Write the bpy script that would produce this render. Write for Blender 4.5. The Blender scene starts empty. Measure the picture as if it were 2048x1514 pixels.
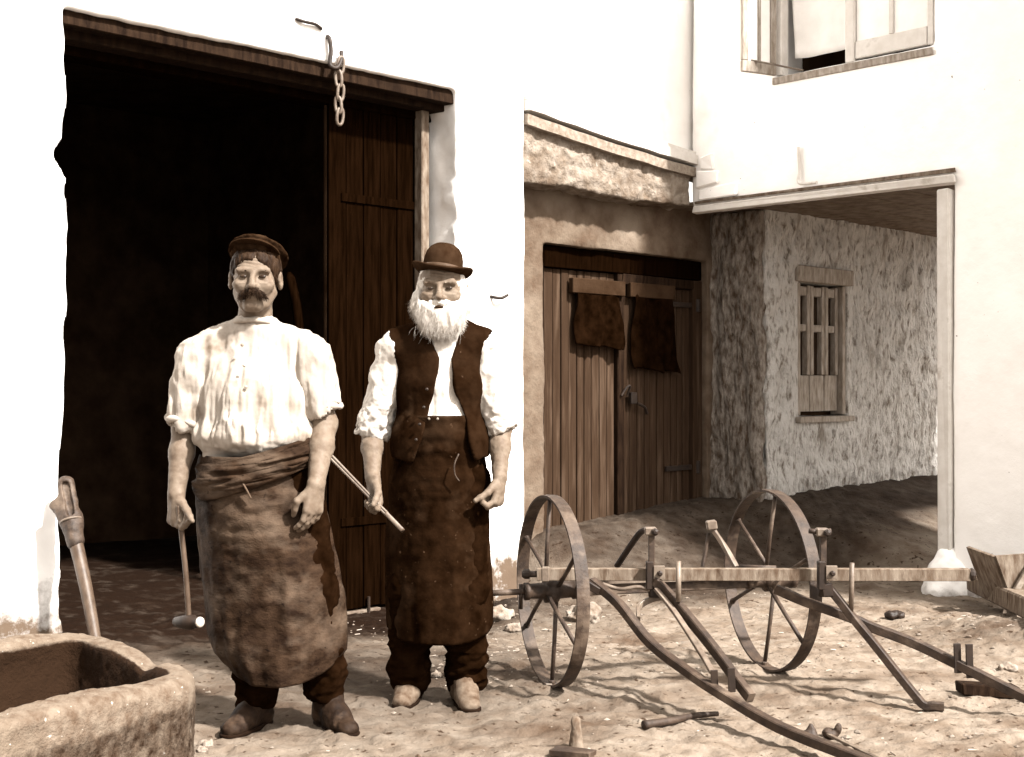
import bpy, math, random
import numpy as np
from mathutils import Vector
random.seed(7); RNG = np.random.default_rng(11)
R = math.radians
SC = bpy.context.scene; COL = SC.collection

# ------------------------------------------------------------------ camera, sky, sun, exposure
H, FPX, HOR = 1.22, 2594.0, 770.0
cam = bpy.data.cameras.new('camera'); cam.sensor_width = 36.0; cam.lens = FPX/2048*36.0
cam.shift_y = (HOR-757.0)/2048; cam.clip_start = 0.05; cam.clip_end = 500
camo = bpy.data.objects.new('camera', cam); COL.objects.link(camo)
camo.location = (0, 0, H); camo.rotation_euler = (R(90), 0, 0); SC.camera = camo

SUN_AZ, SUN_EL = R(50), R(47)          # to the right of the camera's back, height
tosun = Vector((math.sin(SUN_AZ)*math.cos(SUN_EL), -math.cos(SUN_AZ)*math.cos(SUN_EL), math.sin(SUN_EL)))
sl = bpy.data.lights.new('sun', 'SUN'); sl.energy = 4.2; sl.angle = R(3.0); sl.color = (1.0, .965, .92)
so = bpy.data.objects.new('sun', sl); COL.objects.link(so); so.rotation_euler = tosun.to_track_quat('Z', 'Y').to_euler()
w = bpy.data.worlds.new('World'); SC.world = w; w.use_nodes = True
wn, wl = w.node_tree.nodes, w.node_tree.links
sky = wn.new('ShaderNodeTexSky'); sky.sky_type = 'NISHITA'; sky.sun_disc = False
sky.sun_elevation = SUN_EL; sky.sun_rotation = math.atan2(tosun.x, tosun.y); sky.dust_density = 3.0
bw = wn.new('ShaderNodeRGBToBW'); tint = wn.new('ShaderNodeMix'); tint.data_type = 'RGBA'; tint.blend_type = 'MULTIPLY'
tint.inputs[0].default_value = 1.0; tint.inputs[7].default_value = (1.0, .94, .87, 1)   # the print is one tone of brown
bg = wn['Background']; bg.inputs[1].default_value = 0.115
wl.new(sky.outputs[0], bw.inputs[0]); wl.new(bw.outputs[0], tint.inputs[6]); wl.new(tint.outputs[2], bg.inputs[0])
SC.view_settings.view_transform = 'Standard'; SC.view_settings.look = 'None'
SC.view_settings.exposure = 1.95; SC.view_settings.gamma = 1.0; SC.view_settings.use_curve_mapping = False
SC.render.engine = 'CYCLES'; SC.cycles.max_bounces = 6; SC.cycles.use_denoising = True

# ------------------------------------------------------------------ helpers: coordinates
CU, SU = .717, .697
def uv(u, v, z=0.0): return np.array([CU*u+SU*v, SU*u-CU*v, z])      # u along the smithy wall, v out of it
def px(x, y, Y): return np.array([(x-1024)/FPX*Y, Y, H-(y-HOR)/FPX*Y])
UVM = np.array([[CU, SU, 0], [SU, -CU, 0], [0, 0, 1.]])
def UV(p): return np.asarray(p, float) @ UVM.T                        # (u,v,z) -> world

# ------------------------------------------------------------------ helpers: noise
def _h(i, j, k, s):
    n = (i.astype(np.uint32)*np.uint32(374761393) + j.astype(np.uint32)*np.uint32(668265263) + k.astype(np.uint32)*np.uint32(2246822519) + np.uint32(s*3266489917 & 0xffffffff))
    n = (n ^ (n >> np.uint32(13)))*np.uint32(1274126177); n ^= n >> np.uint32(16)
    return n.astype(np.float32)/np.float32(2147483648.0)-1
def noise(p, s=0):
    p = np.asarray(p, np.float32); f = np.floor(p); t = p-f; t = t*t*(3-2*t); f = f.astype(np.int64)
    r = 0
    for a in (0, 1):
        for b in (0, 1):
            for c in (0, 1):
                wgt = (t[:, 0] if a else 1-t[:, 0])*(t[:, 1] if b else 1-t[:, 1])*(t[:, 2] if c else 1-t[:, 2])
                r = r+wgt*_h(f[:, 0]+a, f[:, 1]+b, f[:, 2]+c, s)
    return r
def fbm(p, o=3, s=0):
    r, a, p = 0, 1.0, np.asarray(p, np.float32)
    for i in range(o): r = r+a*noise(p, s+i*7); p = p*2.03+3.1; a *= .5
    return r
def sm(a, b, x): t = np.clip((x-a)/(b-a), 0, 1); return t*t*(3-2*t)

# ------------------------------------------------------------------ helpers: objects
def wloc(o):
    v = np.zeros(3)
    while o is not None: v += np.array(o.location); o = o.parent
    return v
def tag(o, label=None, cat=None, group=None, kind=None):
    for k, v in (('label', label), ('category', cat), ('group', group), ('kind', kind)):
        if v: o[k] = v
    return o
def thing(name, loc, label, cat, group=None):
    o = bpy.data.objects.new(name, None); COL.objects.link(o); o.location = [float(q) for q in loc]; o.empty_display_size = .1
    return tag(o, label, cat, group)
def mesh(name, V, F, m, parent=None, smooth=True, origin=None):
    """V in world coordinates; F array of quads/tris or list of faces"""
    V = np.asarray(V, np.float64)
    if parent is not None: org = wloc(parent); loc = np.zeros(3)
    else: org = np.array(origin) if origin is not None else np.array([V[:, 0].mean(), V[:, 1].mean(), V[:, 2].min()]); loc = org
    me = bpy.data.meshes.new(name); V = (V-org).astype(np.float32)
    if isinstance(F, np.ndarray):
        n, k = F.shape
        me.vertices.add(len(V)); me.vertices.foreach_set('co', V.ravel())
        me.loops.add(n*k); me.loops.foreach_set('vertex_index', F.astype(np.int32).ravel())
        me.polygons.add(n); me.polygons.foreach_set('loop_start', np.arange(0, n*k, k, dtype=np.int32))
        me.update(calc_edges=True)
    else: me.from_pydata(V.tolist(), [], [list(f) for f in F])
    me.validate()
    me.polygons.foreach_set('use_smooth', np.full(len(me.polygons), smooth))
    me.materials.append(m)
    o = bpy.data.objects.new(name, me); COL.objects.link(o)
    if parent is not None: o.parent = parent
    o.location = loc.tolist()
    return o
class MB:                                                           # collects closed shapes into one mesh
    def __init__(s): s.V, s.F = [], []
    def add(s, V, F):
        b = len(s.V); s.V += [tuple(map(float, q)) for q in V]; s.F += [tuple(int(i)+b for i in f) for f in F]; return s
    def box(s, c, dx, dy, dz, ch=.0, jit=0.0):
        """centre c, half-axis vectors dx,dy,dz, chamfer as share"""
        c, dx, dy, dz = (np.asarray(q, float) for q in (c, dx, dy, dz))
        if ch <= 0:
            V = [c+a*dx+b*dy+e*dz+(RNG.normal(0, jit, 3) if jit else 0) for a in (-1, 1) for b in (-1, 1) for e in (-1, 1)]
            F = [(0, 1, 3, 2), (4, 6, 7, 5), (0, 4, 5, 1), (2, 3, 7, 6), (0, 2, 6, 4), (1, 5, 7, 3)]
            return s.add(V, F)
        m = min(np.linalg.norm(dx), np.linalg.norm(dy), np.linalg.norm(dz))*ch
        rx, ry, rz = (1-m/np.linalg.norm(q) for q in (dx, dy, dz))
        V, idx = [], {}
        for a in (-1, 1):
            for b in (-1, 1):
                for e in (-1, 1):
                    j = RNG.normal(0, jit, 3) if jit else 0
                    for t, (p, q, r) in enumerate(((1, ry, rz), (rx, 1, rz), (rx, ry, 1))):
                        idx[a, b, e, t] = len(V); V.append(c+a*p*dx+b*q*dy+e*r*dz+j)
        F = []
        for a in (-1, 1):
            F.append([idx[a, b, e, 0] for b, e in ((-1, -1), (1, -1), (1, 1), (-1, 1))][::a])
            F.append([idx[b, a, e, 1] for b, e in ((-1, -1), (-1, 1), (1, 1), (1, -1))][::a])
            F.append([idx[b, e, a, 2] for b, e in ((-1, -1), (1, -1), (1, 1), (-1, 1))][::a])
            for b in (-1, 1):
                F.append([idx[a, b, -1, 0], idx[a, b, 1, 0], idx[a, b, 1, 1], idx[a, b, -1, 1]][::a*b])
                F.append([idx[a, -1, b, 0], idx[a, -1, b, 2], idx[a, 1, b, 2], idx[a, 1, b, 0]][::a*b])
                F.append([idx[-1, a, b, 1], idx[1, a, b, 1], idx[1, a, b, 2], idx[-1, a, b, 2]][::a*b])
                for e in (-1, 1): F.append([idx[a, b, e, 0], idx[a, b, e, 1], idx[a, b, e, 2]][::a*b*e])
        return s.add(V, F)
    def bar(s, a, b, wd, ht, up=(0, 0, 1), ch=.2, jit=0):
        a, b = np.asarray(a, float), np.asarray(b, float); d = (b-a)/2
        sd = np.cross(d, up); sd /= np.linalg.norm(sd); u2 = np.cross(sd, d); u2 /= np.linalg.norm(u2)
        return s.box((a+b)/2, d, sd*wd/2, u2*ht/2, ch, jit)
    def tube(s, pts, rad, n=10, flat=None, up=(0, 0, 1), closed=False):
        """sweep a round (or flat=(w,h) rectangular) section along pts"""
        P = np.asarray(pts, float); m = len(P); rad = np.broadcast_to(rad, (m,))
        T = np.roll(P, -1, 0)-np.roll(P, 1, 0)
        if not closed: T[0] = P[1]-P[0]; T[-1] = P[-1]-P[-2]
        T /= np.linalg.norm(T, axis=1)[:, None]
        if flat is not None:
            w2, h2 = flat[0]/2, flat[1]/2; c = .78
            sec = [(-w2*c, -h2), (w2*c, -h2), (w2, -h2*c), (w2, h2*c), (w2*c, h2), (-w2*c, h2), (-w2, h2*c), (-w2, -h2*c)]; n = 8
        V = []; N = None
        for i in range(m):
            if N is None or flat is not None:
                u0 = np.asarray(up, float); u0 = u0 if abs(T[i]@u0) < .97 else np.array([1., .05, .0]); N = u0-T[i]*(T[i]@u0)
            else: N = N-T[i]*(T[i]@N)
            N /= np.linalg.norm(N); B = np.cross(T[i], N)
            for k in range(n):
                if flat is not None: V.append(P[i]+B*sec[k][0]*rad[i]+N*sec[k][1]*rad[i])
                else: V.append(P[i]+rad[i]*(math.cos(2*math.pi*k/n)*N+math.sin(2*math.pi*k/n)*B))
        F = [(i*n+k, i*n+(k+1) % n, (i+1) % m*n+(k+1) % n, (i+1) % m*n+k) for i in range(m if closed else m-1) for k in range(n)]
        if not closed: F += [tuple(range(n))[::-1], tuple(range((m-1)*n, m*n))]
        return s.add(V, F)
    def lathe(s, prof, o, ax=(0, 0, 1), n=24, caps=True):
        """prof [(r,h)] around axis ax through o"""
        ax = np.asarray(ax, float)/np.linalg.norm(ax); e = np.array([1., 0, 0]) if abs(ax[0]) < .9 else np.array([0, 1., 0])
        a = np.cross(ax, e); a /= np.linalg.norm(a); b = np.cross(ax, a); o = np.asarray(o, float)
        V = [o+ax*h+r*(math.cos(2*math.pi*k/n)*a+math.sin(2*math.pi*k/n)*b) for r, h in prof for k in range(n)]
        F = [(i*n+k, i*n+(k+1) % n, (i+1)*n+(k+1) % n, (i+1)*n+k) for i in range(len(prof)-1) for k in range(n)]
        if caps: F += [tuple(range(n))[::-1], tuple(range((len(prof)-1)*n, len(prof)*n))]
        return s.add(V, F)
    def build(s, name, m, parent=None, smooth=False, origin=None): return mesh(name, s.V, s.F, m, parent, smooth, origin)
def curve(P, n=24):                                                 # Catmull-Rom through P
    P = np.asarray(P, float); Q = np.vstack([2*P[0]-P[1], P, 2*P[-1]-P[-2]]); out = []
    for i in range(1, len(Q)-2):
        for t in np.linspace(0, 1, max(2, n//(len(P)-1)), endpoint=False):
            a, b, c, d = Q[i-1:i+3]; out.append(.5*(2*b+(c-a)*t+(2*a-5*b+4*c-d)*t*t+(3*b-a-3*c+d)*t**3))
    return np.array(out+[P[-1]])
def sheet(G, th):                                                   # G (n,m,3): a cloth with thickness -> V,F
    n, m, _ = G.shape; du = np.gradient(G, axis=0); dv = np.gradient(G, axis=1); N = np.cross(dv, du)
    N /= np.linalg.norm(N, axis=2)[..., None]+1e-9
    V = np.vstack([(G+N*th/2).reshape(-1, 3), (G-N*th/2).reshape(-1, 3)]); I = np.arange(n*m).reshape(n, m); o = n*m
    q = np.stack([I[:-1, :-1], I[:-1, 1:], I[1:, 1:], I[1:, :-1]], -1).reshape(-1, 4)
    F = [q, q[:, ::-1]+o]
    for e in (I[0, ::-1], I[-1, :], I[:, 0], I[::-1, -1]):
        F.append(np.stack([e[:-1], e[:-1]+o, e[1:]+o, e[1:]], -1)[:, ::-1])
    return V, np.vstack(F)

# ------------------------------------------------------------------ helpers: implicit surfaces on a grid
class SDF:
    def __init__(s, lo, hi, h):
        s.lo, s.h = np.array(lo, float), h; s.n = np.ceil((np.array(hi)-s.lo)/h).astype(int)+1
        s.F = np.full(s.n, 1.0, np.float32)
    def _blk(s, lo, hi, pad):
        a = np.clip(np.floor((np.asarray(lo)-pad-s.lo)/s.h).astype(int), 0, s.n); b = np.clip(np.ceil((np.asarray(hi)+pad-s.lo)/s.h).astype(int)+1, 0, s.n)
        ax = [(s.lo[i]+np.arange(a[i], b[i])*s.h).astype(np.float32) for i in range(3)]
        return tuple(slice(a[i], b[i]) for i in range(3)), ax[0][:, None, None], ax[1][None, :, None], ax[2][None, None, :]
    def op(s, lo, hi, fn, k=.01, sub=False):
        sl_, X, Y, Z = s._blk(lo, hi, k+3*s.h)
        if 0 in s.F[sl_].shape: return s
        d = fn(X, Y, Z).astype(np.float32); A = s.F[sl_]
        if sub:
            t = np.clip(.5-.5*(A+d)/k, 0, 1); s.F[sl_] = A*(1-t)-d*t+k*t*(1-t)
        else:
            t = np.clip(.5+.5*(A-d)/k, 0, 1); s.F[sl_] = A*(1-t)+d*t-k*t*(1-t)
        return s
    def cone(s, a, b, ra, rb=None, k=.01, sub=False, sq=(1, 1, 1)):
        rb = ra if rb is None else rb; a, b = np.asarray(a, float), np.asarray(b, float); m = max(ra, rb)
        def fn(X, Y, Z):
            d = b-a; L = max(d@d, 1e-9); t = np.clip(((X-a[0])*d[0]+(Y-a[1])*d[1]+(Z-a[2])*d[2])/L, 0, 1)
            return np.sqrt(((X-a[0]-t*d[0])*sq[0])**2+((Y-a[1]-t*d[1])*sq[1])**2+((Z-a[2]-t*d[2])*sq[2])**2)-(ra+(rb-ra)*t)
        q = m/np.array(sq)
        return s.op(np.minimum(a, b)-q, np.maximum(a, b)+q, fn, k, sub)
    def ell(s, c, r, k=.01, sub=False, rot=None):
        c, r = np.asarray(c, float), np.asarray(r, float); M = np.eye(3) if rot is None else np.array(rot); e = r.max() if rot is not None else r
        def fn(X, Y, Z):
            x, y, z = X-c[0], Y-c[1], Z-c[2]
            q = [(M[i][0]*x+M[i][1]*y+M[i][2]*z)/r[i] for i in range(3)]
            k0 = np.sqrt(q[0]**2+q[1]**2+q[2]**2); k1 = np.sqrt((q[0]/r[0])**2+(q[1]/r[1])**2+(q[2]/r[2])**2)+1e-6
            return k0*(k0-1)/k1
        return s.op(c-e, c+e, fn, k, sub)
    def rbox(s, lo, hi, r=.01, k=.01, sub=False):
        lo, hi = np.array(lo, float), np.array(hi, float); c, e = (lo+hi)/2, (hi-lo)/2-r
        def fn(X, Y, Z):
            qx, qy, qz = np.abs(X-c[0])-e[0], np.abs(Y-c[1])-e[1], np.abs(Z-c[2])-e[2]
            return np.sqrt(np.maximum(qx, 0)**2+np.maximum(qy, 0)**2+np.maximum(qz, 0)**2)+np.minimum(np.maximum(qx, np.maximum(qy, qz)), 0)-r
        return s.op(lo, hi, fn, k, sub)
    def mesh(s):
        F = s.F; F = np.pad(F, 1, constant_values=1.0); lo = s.lo-s.h; S = F < 0
        c = [S[i:i+S.shape[0]-1, j:j+S.shape[1]-1, k:k+S.shape[2]-1] for i in (0, 1) for j in (0, 1) for k in (0, 1)]
        cnt = sum(q.astype(np.int8) for q in c); I = np.argwhere((cnt > 0) & (cnt < 8))
        val = np.stack([F[I[:, 0]+i, I[:, 1]+j, I[:, 2]+k] for i in (0, 1) for j in (0, 1) for k in (0, 1)], 1)
        off = np.array([(i, j, k) for i in (0, 1) for j in (0, 1) for k in (0, 1)], float)
        acc = np.zeros((len(I), 3)); num = np.zeros(len(I))
        for a in range(8):
            for b in range(a+1, 8):
                if abs(off[a]-off[b]).sum() != 1: continue
                va, vb = val[:, a], val[:, b]; m = (va < 0) != (vb < 0); t = np.where(m, va/(va-vb+1e-12), 0)
                acc += np.where(m[:, None], off[a]+(off[b]-off[a])*t[:, None], 0); num += m
        V = (I+acc/num[:, None])*s.h+lo
        idx = np.full(cnt.shape, -1, np.int32); idx[I[:, 0], I[:, 1], I[:, 2]] = np.arange(len(I)); Q = []
        for ax in range(3):
            o1, o2 = [q for q in range(3) if q != ax]
            sA = [slice(1, -1)]*3; sA[ax] = slice(0, -1); sB = list(sA); sB[ax] = slice(1, None)
            E = np.argwhere(S[tuple(sA)] != S[tuple(sB)]); E[:, o1] += 1; E[:, o2] += 1
            ins = S[E[:, 0], E[:, 1], E[:, 2]]
            def cell(d1, d2):
                e = E.copy(); e[:, o1] += d1; e[:, o2] += d2; return idx[e[:, 0], e[:, 1], e[:, 2]]
            q = np.stack([cell(-1, -1), cell(0, -1), cell(0, 0), cell(-1, 0)], 1)
            flip = ins if ax != 1 else ~ins
            q[~flip] = q[~flip][:, ::-1]; Q.append(q)
        Q = np.vstack(Q)
        return V, Q
def normals(V, Q):
    n = np.cross(V[Q[:, 2]]-V[Q[:, 0]], V[Q[:, 3]]-V[Q[:, 1]]); N = np.zeros_like(V)
    for i in range(4): np.add.at(N, Q[:, i], n)
    return N/(np.linalg.norm(N, axis=1)[:, None]+1e-12)

# ------------------------------------------------------------------ materials: one brown tone, given by its red value
def S(l):
    x = [0, .007, .02, .04, .07, .13, .2, .3, .6, 1]
    return (l, l*np.interp(l, x, [.385, .43, .53, .59, .65, .76, .82, .88, .955, .99]), l*np.interp(l, x, [.12, .18, .28, .35, .43, .56, .65, .76, .90, .98]), 1)
def mat(name, lo, hi, scale=8, stretch=(1, 1, 1), rough=.85, bump=.3, bscale=40, bdist=.01, detail=6, spec=.06, contrast=(.35, .65), spots=None, metal=0, second=None):
    """noise between two tones; spots=(tone,scale,threshold); second=(tone,scale,lo,hi) large patches"""
    m = bpy.data.materials.new(name); m.use_nodes = True; N, L = m.node_tree.nodes, m.node_tree.links
    b = N['Principled BSDF']; b.inputs['Roughness'].default_value = rough; b.inputs['Specular IOR Level'].default_value = spec; b.inputs['Metallic'].default_value = metal
    tc = N.new('ShaderNodeTexCoord'); mp = N.new('ShaderNodeMapping'); mp.inputs['Scale'].default_value = stretch
    L.new(tc.outputs['Object'], mp.inputs[0])
    def nz(sc, det=detail, ro=.6):
        n = N.new('ShaderNodeTexNoise'); n.inputs['Scale'].default_value = sc; n.inputs['Detail'].default_value = det; n.inputs['Roughness'].default_value = ro
        L.new(mp.outputs[0], n.inputs['Vector']); return n
    n = nz(scale); r = N.new('ShaderNodeValToRGB'); L.new(n.outputs[0], r.inputs[0])
    r.color_ramp.elements[0].position, r.color_ramp.elements[1].position = contrast
    r.color_ramp.elements[0].color, r.color_ramp.elements[1].color = S(lo), S(hi); col = r.outputs[0]
    def mixin(col, tone, fac):
        x = N.new('ShaderNodeMix'); x.data_type = 'RGBA'; L.new(fac, x.inputs[0]); L.new(col, x.inputs[6]); x.inputs[7].default_value = S(tone); return x.outputs[2]
    for sp, det in ((second, 4), (spots, 2)):
        if sp:
            q = nz(sp[1], det); rr = N.new('ShaderNodeMapRange'); rr.inputs[1].default_value = sp[2]; rr.inputs[2].default_value = sp[3] if len(sp) > 3 else sp[2]+.05
            L.new(q.outputs[0], rr.inputs[0]); col = mixin(col, sp[0], rr.outputs[0])
    L.new(col, b.inputs['Base Color'])
    if bump:
        q = nz(bscale, 5, .65); bp = N.new('ShaderNodeBump'); bp.inputs['Strength'].default_value = bump; bp.inputs['Distance'].default_value = bdist
        L.new(q.outputs[0], bp.inputs['Height']); L.new(bp.outputs[0], b.inputs['Normal'])
    return m
def grimy(m, tone=.10, sc=7):                                              # splashed dirt and soot where the 'grime' attribute says so, broken up by noise
    N, L = m.node_tree.nodes, m.node_tree.links; b = N['Principled BSDF']; src = b.inputs['Base Color'].links[0].from_socket
    at = N.new('ShaderNodeAttribute'); at.attribute_name = 'grime'; tc = N.new('ShaderNodeTexCoord'); n = N.new('ShaderNodeTexNoise'); n.inputs['Scale'].default_value = sc; n.inputs['Detail'].default_value = 8; n.inputs['Roughness'].default_value = .7
    L.new(tc.outputs['Object'], n.inputs['Vector']); a = N.new('ShaderNodeMath'); a.operation = 'ADD'; L.new(at.outputs['Fac'], a.inputs[0]); L.new(n.outputs[0], a.inputs[1])
    q = N.new('ShaderNodeMapRange'); q.inputs[1].default_value = .78; q.inputs[2].default_value = 1.2; L.new(a.outputs[0], q.inputs[0])
    x = N.new('ShaderNodeMix'); x.data_type = 'RGBA'; L.new(q.outputs[0], x.inputs[0]); L.new(src, x.inputs[6]); x.inputs[7].default_value = S(tone); L.new(x.outputs[2], b.inputs['Base Color']); return m
def set_grime(o, g_): at = o.data.attributes.new('grime', 'FLOAT', 'POINT'); at.data.foreach_set('value', np.asarray(g_, np.float32))
M = {}
M['white'] = grimy(mat('whitewash', .83, .90, 3, bump=.3, bscale=22, bdist=.008, second=(.70, 1.3, .60, .72), spots=(.07, 30, .755, .78)))
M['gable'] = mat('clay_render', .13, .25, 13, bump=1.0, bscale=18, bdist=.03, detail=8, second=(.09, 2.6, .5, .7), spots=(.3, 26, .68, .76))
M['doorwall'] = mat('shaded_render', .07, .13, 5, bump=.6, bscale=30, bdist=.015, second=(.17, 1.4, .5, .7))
M['roughcast'] = grimy(mat('roughcast', .20, .68, 15, (1.9, 1.9, .7), bump=1.0, bscale=20, bdist=.07, contrast=(.31, .50), detail=6, second=(.36, 4, .56, .70)), .09, 9)
M['shadecast'] = mat('shaded_roughcast', .10, .34, 15, (1.9, 1.9, .7), bump=1.0, bscale=20, bdist=.06, contrast=(.36, .62), detail=6)  # roughcast again, with the shade of the return face put into its colour
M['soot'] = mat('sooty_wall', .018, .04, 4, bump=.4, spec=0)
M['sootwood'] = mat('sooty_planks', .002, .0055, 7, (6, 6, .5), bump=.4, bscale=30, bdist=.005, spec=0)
M['beam'] = mat('old_beam', .006, .02, 6, (6, 6, 1), bump=.5, bscale=20, bdist=.008)
M['plankdoor'] = mat('weathered_door', .020, .038, 5, (9, 9, .6), bump=.4, bscale=24, bdist=.005, detail=9, contrast=(.25, .75), second=(.07, 2.4, .52, .74))
M['palewood'] = mat('pale_wood', .15, .26, 6, (5, 5, 5), bump=.4, bscale=30, bdist=.006)
M['shutter'] = mat('shutter_wood', .20, .36, 9, (4, 4, 1), bump=.4, bscale=30)
M['midwood'] = mat('grey_wood', .08, .19, 7, (4, 4, 1.2), bump=.5, bscale=26, bdist=.006, second=(.05, 4, .56, .7))
M['ceilwood'] = mat('ceiling_boards', .10, .18, 5, (2, 2, 1), bump=.4, bscale=20)
M['handle'] = mat('handle_wood', .038, .085, 9, (3, 3, 1), rough=.5, bump=.25, bscale=40, bdist=.003, spec=.3)
M['iron'] = mat('rusty_iron', .014, .045, 18, rough=.65, bump=.6, bscale=90, bdist=.004, spec=.35, detail=9, second=(.10, 7, .54, .7))
M['ironpale'] = mat('worn_iron', .07, .16, 14, rough=.55, bump=.4, bscale=80, bdist=.003, spec=.5, second=(.035, 6, .55, .7))
M['irondark'] = mat('dark_iron', .008, .02, 20, rough=.6, bump=.4, bscale=80, bdist=.003, spec=.3)
M['steel'] = mat('polished_steel', .25, .4, 20, rough=.35, bump=.1, spec=.5)
M['skin'] = mat('skin', .105, .145, 30, rough=.6, bump=.35, bscale=120, bdist=.002, spec=.15, second=(.08, 26, .58, .78))
M['skinold'] = mat('weathered_skin', .105, .145, 30, rough=.6, bump=.4, bscale=120, bdist=.002, spec=.15, second=(.075, 26, .56, .76))
M['shirt'] = mat('linen_shirt', .27, .35, 7, rough=.95, bump=.3, bscale=60, bdist=.004, second=(.13, 5.5, .60, .74))
M['shirtold'] = mat('white_shirt', .40, .50, 7, rough=.9, bump=.35, bscale=46, bdist=.006)
M['leather'] = mat('leather_apron', .008, .030, 14, (1, 1, 1.6), rough=.8, bump=.8, bscale=60, bdist=.006, detail=12, second=(.10, 4.2, .48, .80), spots=(.004, 30, .66, .74))
M['leatherold'] = mat('dark_apron', .004, .013, 11, rough=.85, bump=.5, bscale=40, bdist=.006, detail=10, second=(.030, 4.5, .52, .76), spots=(.04, 50, .68, .75), spec=0)
M['vest'] = mat('waistcoat_cloth', .008, .016, 14, rough=.95, bump=.4, bscale=70, bdist=.004, second=(.035, 7, .58, .76), spots=(.045, 40, .72, .78), spec=0)
M['trouser'] = mat('dark_trousers', .0035, .010, 14, rough=.95, bump=.4, bscale=60, bdist=.005, spec=0)
M['boot'] = mat('boot_leather', .007, .022, 22, rough=.7, bump=.6, bscale=60, bdist=.005, spec=.12, second=(.05, 12, .56, .7))
M['dustyshoe'] = mat('dusty_shoes', .055, .14, 22, rough=.8, bump=.4, bscale=60, bdist=.004)
M['sole'] = mat('boot_sole', .006, .012, 20)
M['felt'] = mat('bowler_felt', .016, .028, 30, rough=.9, bump=.15, bscale=160, bdist=.002, spec=0)
M['band'] = mat('hat_ribbon', .045, .065, 20, rough=.55, bump=.1)
M['cap'] = mat('cap_cloth', .008, .028, 30, rough=.9, bump=.3, bscale=90, bdist=.004, spec=0)
M['hair'] = mat('brown_hair', .008, .03, 60, (1, 1, .3), rough=.6, bump=.5, bscale=120, bdist=.004)
M['whitehair'] = mat('white_hair', .36, .52, 40, (1, 1, .3), rough=.8, bump=.4, bscale=90, bdist=.005)
M['eye'] = mat('eye', .012, .03, 60, rough=.25, bump=0, spec=.4)
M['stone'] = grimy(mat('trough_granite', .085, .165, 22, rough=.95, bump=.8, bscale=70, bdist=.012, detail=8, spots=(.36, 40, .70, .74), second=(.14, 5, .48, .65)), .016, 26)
M['rubble'] = mat('rubble_stone', .10, .28, 12, rough=.95, bump=.6, bscale=50, bdist=.01)
M['pebble'] = mat('pebbles', .05, .26, 9, rough=.95, bump=.3, contrast=(.3, .7))
M['straw'] = mat('straw', .12, .3, 20, rough=.9, bump=0)
M['darkcloth'] = mat('dark_sacking', .0025, .008, 12, rough=.98, bump=.5, bscale=60, bdist=.006, spec=0)
M['glass'] = mat('dark_glass', .02, .03, 4, rough=.15, bump=0, spec=.5)
M['curtain'] = mat('white_blind', .74, .82, 6, bump=.2, bscale=30)
M['greypaint'] = mat('white_paint', .52, .62, 8, bump=.3, bscale=40, bdist=.004, second=(.42, 8, .58, .7))

def ground_mat():
    m = mat('yard_earth', .115, .215, 7, bump=.7, bscale=50, bdist=.014, detail=9, contrast=(.30, .70), second=(.07, 1.7, .50, .70), spots=(.04, 26, .62, .70))
    N, L = m.node_tree.nodes, m.node_tree.links; b = N['Principled BSDF']; src = b.inputs['Base Color'].links[0].from_socket
    # coal dust trodden out of the smithy door, plus shade painted on the passage ground
    at = N.new('ShaderNodeAttribute'); at.attribute_name = 'coal_shade'; x = N.new('ShaderNodeMix'); x.data_type = 'RGBA'
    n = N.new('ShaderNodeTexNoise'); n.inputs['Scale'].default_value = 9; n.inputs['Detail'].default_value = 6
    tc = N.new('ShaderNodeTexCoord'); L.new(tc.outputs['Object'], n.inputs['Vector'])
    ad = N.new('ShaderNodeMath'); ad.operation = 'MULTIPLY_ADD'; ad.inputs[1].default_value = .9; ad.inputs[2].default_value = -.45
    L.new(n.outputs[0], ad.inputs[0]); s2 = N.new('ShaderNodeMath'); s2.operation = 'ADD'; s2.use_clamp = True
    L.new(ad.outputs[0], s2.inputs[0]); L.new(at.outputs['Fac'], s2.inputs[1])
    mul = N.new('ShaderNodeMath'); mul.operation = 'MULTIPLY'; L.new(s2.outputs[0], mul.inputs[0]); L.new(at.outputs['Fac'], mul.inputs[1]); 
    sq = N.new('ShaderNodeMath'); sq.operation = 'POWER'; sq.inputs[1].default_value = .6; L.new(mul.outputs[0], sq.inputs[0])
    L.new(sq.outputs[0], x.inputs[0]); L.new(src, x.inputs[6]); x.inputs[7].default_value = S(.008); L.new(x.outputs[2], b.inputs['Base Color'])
    return m
M['ground'] = ground_mat()

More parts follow.
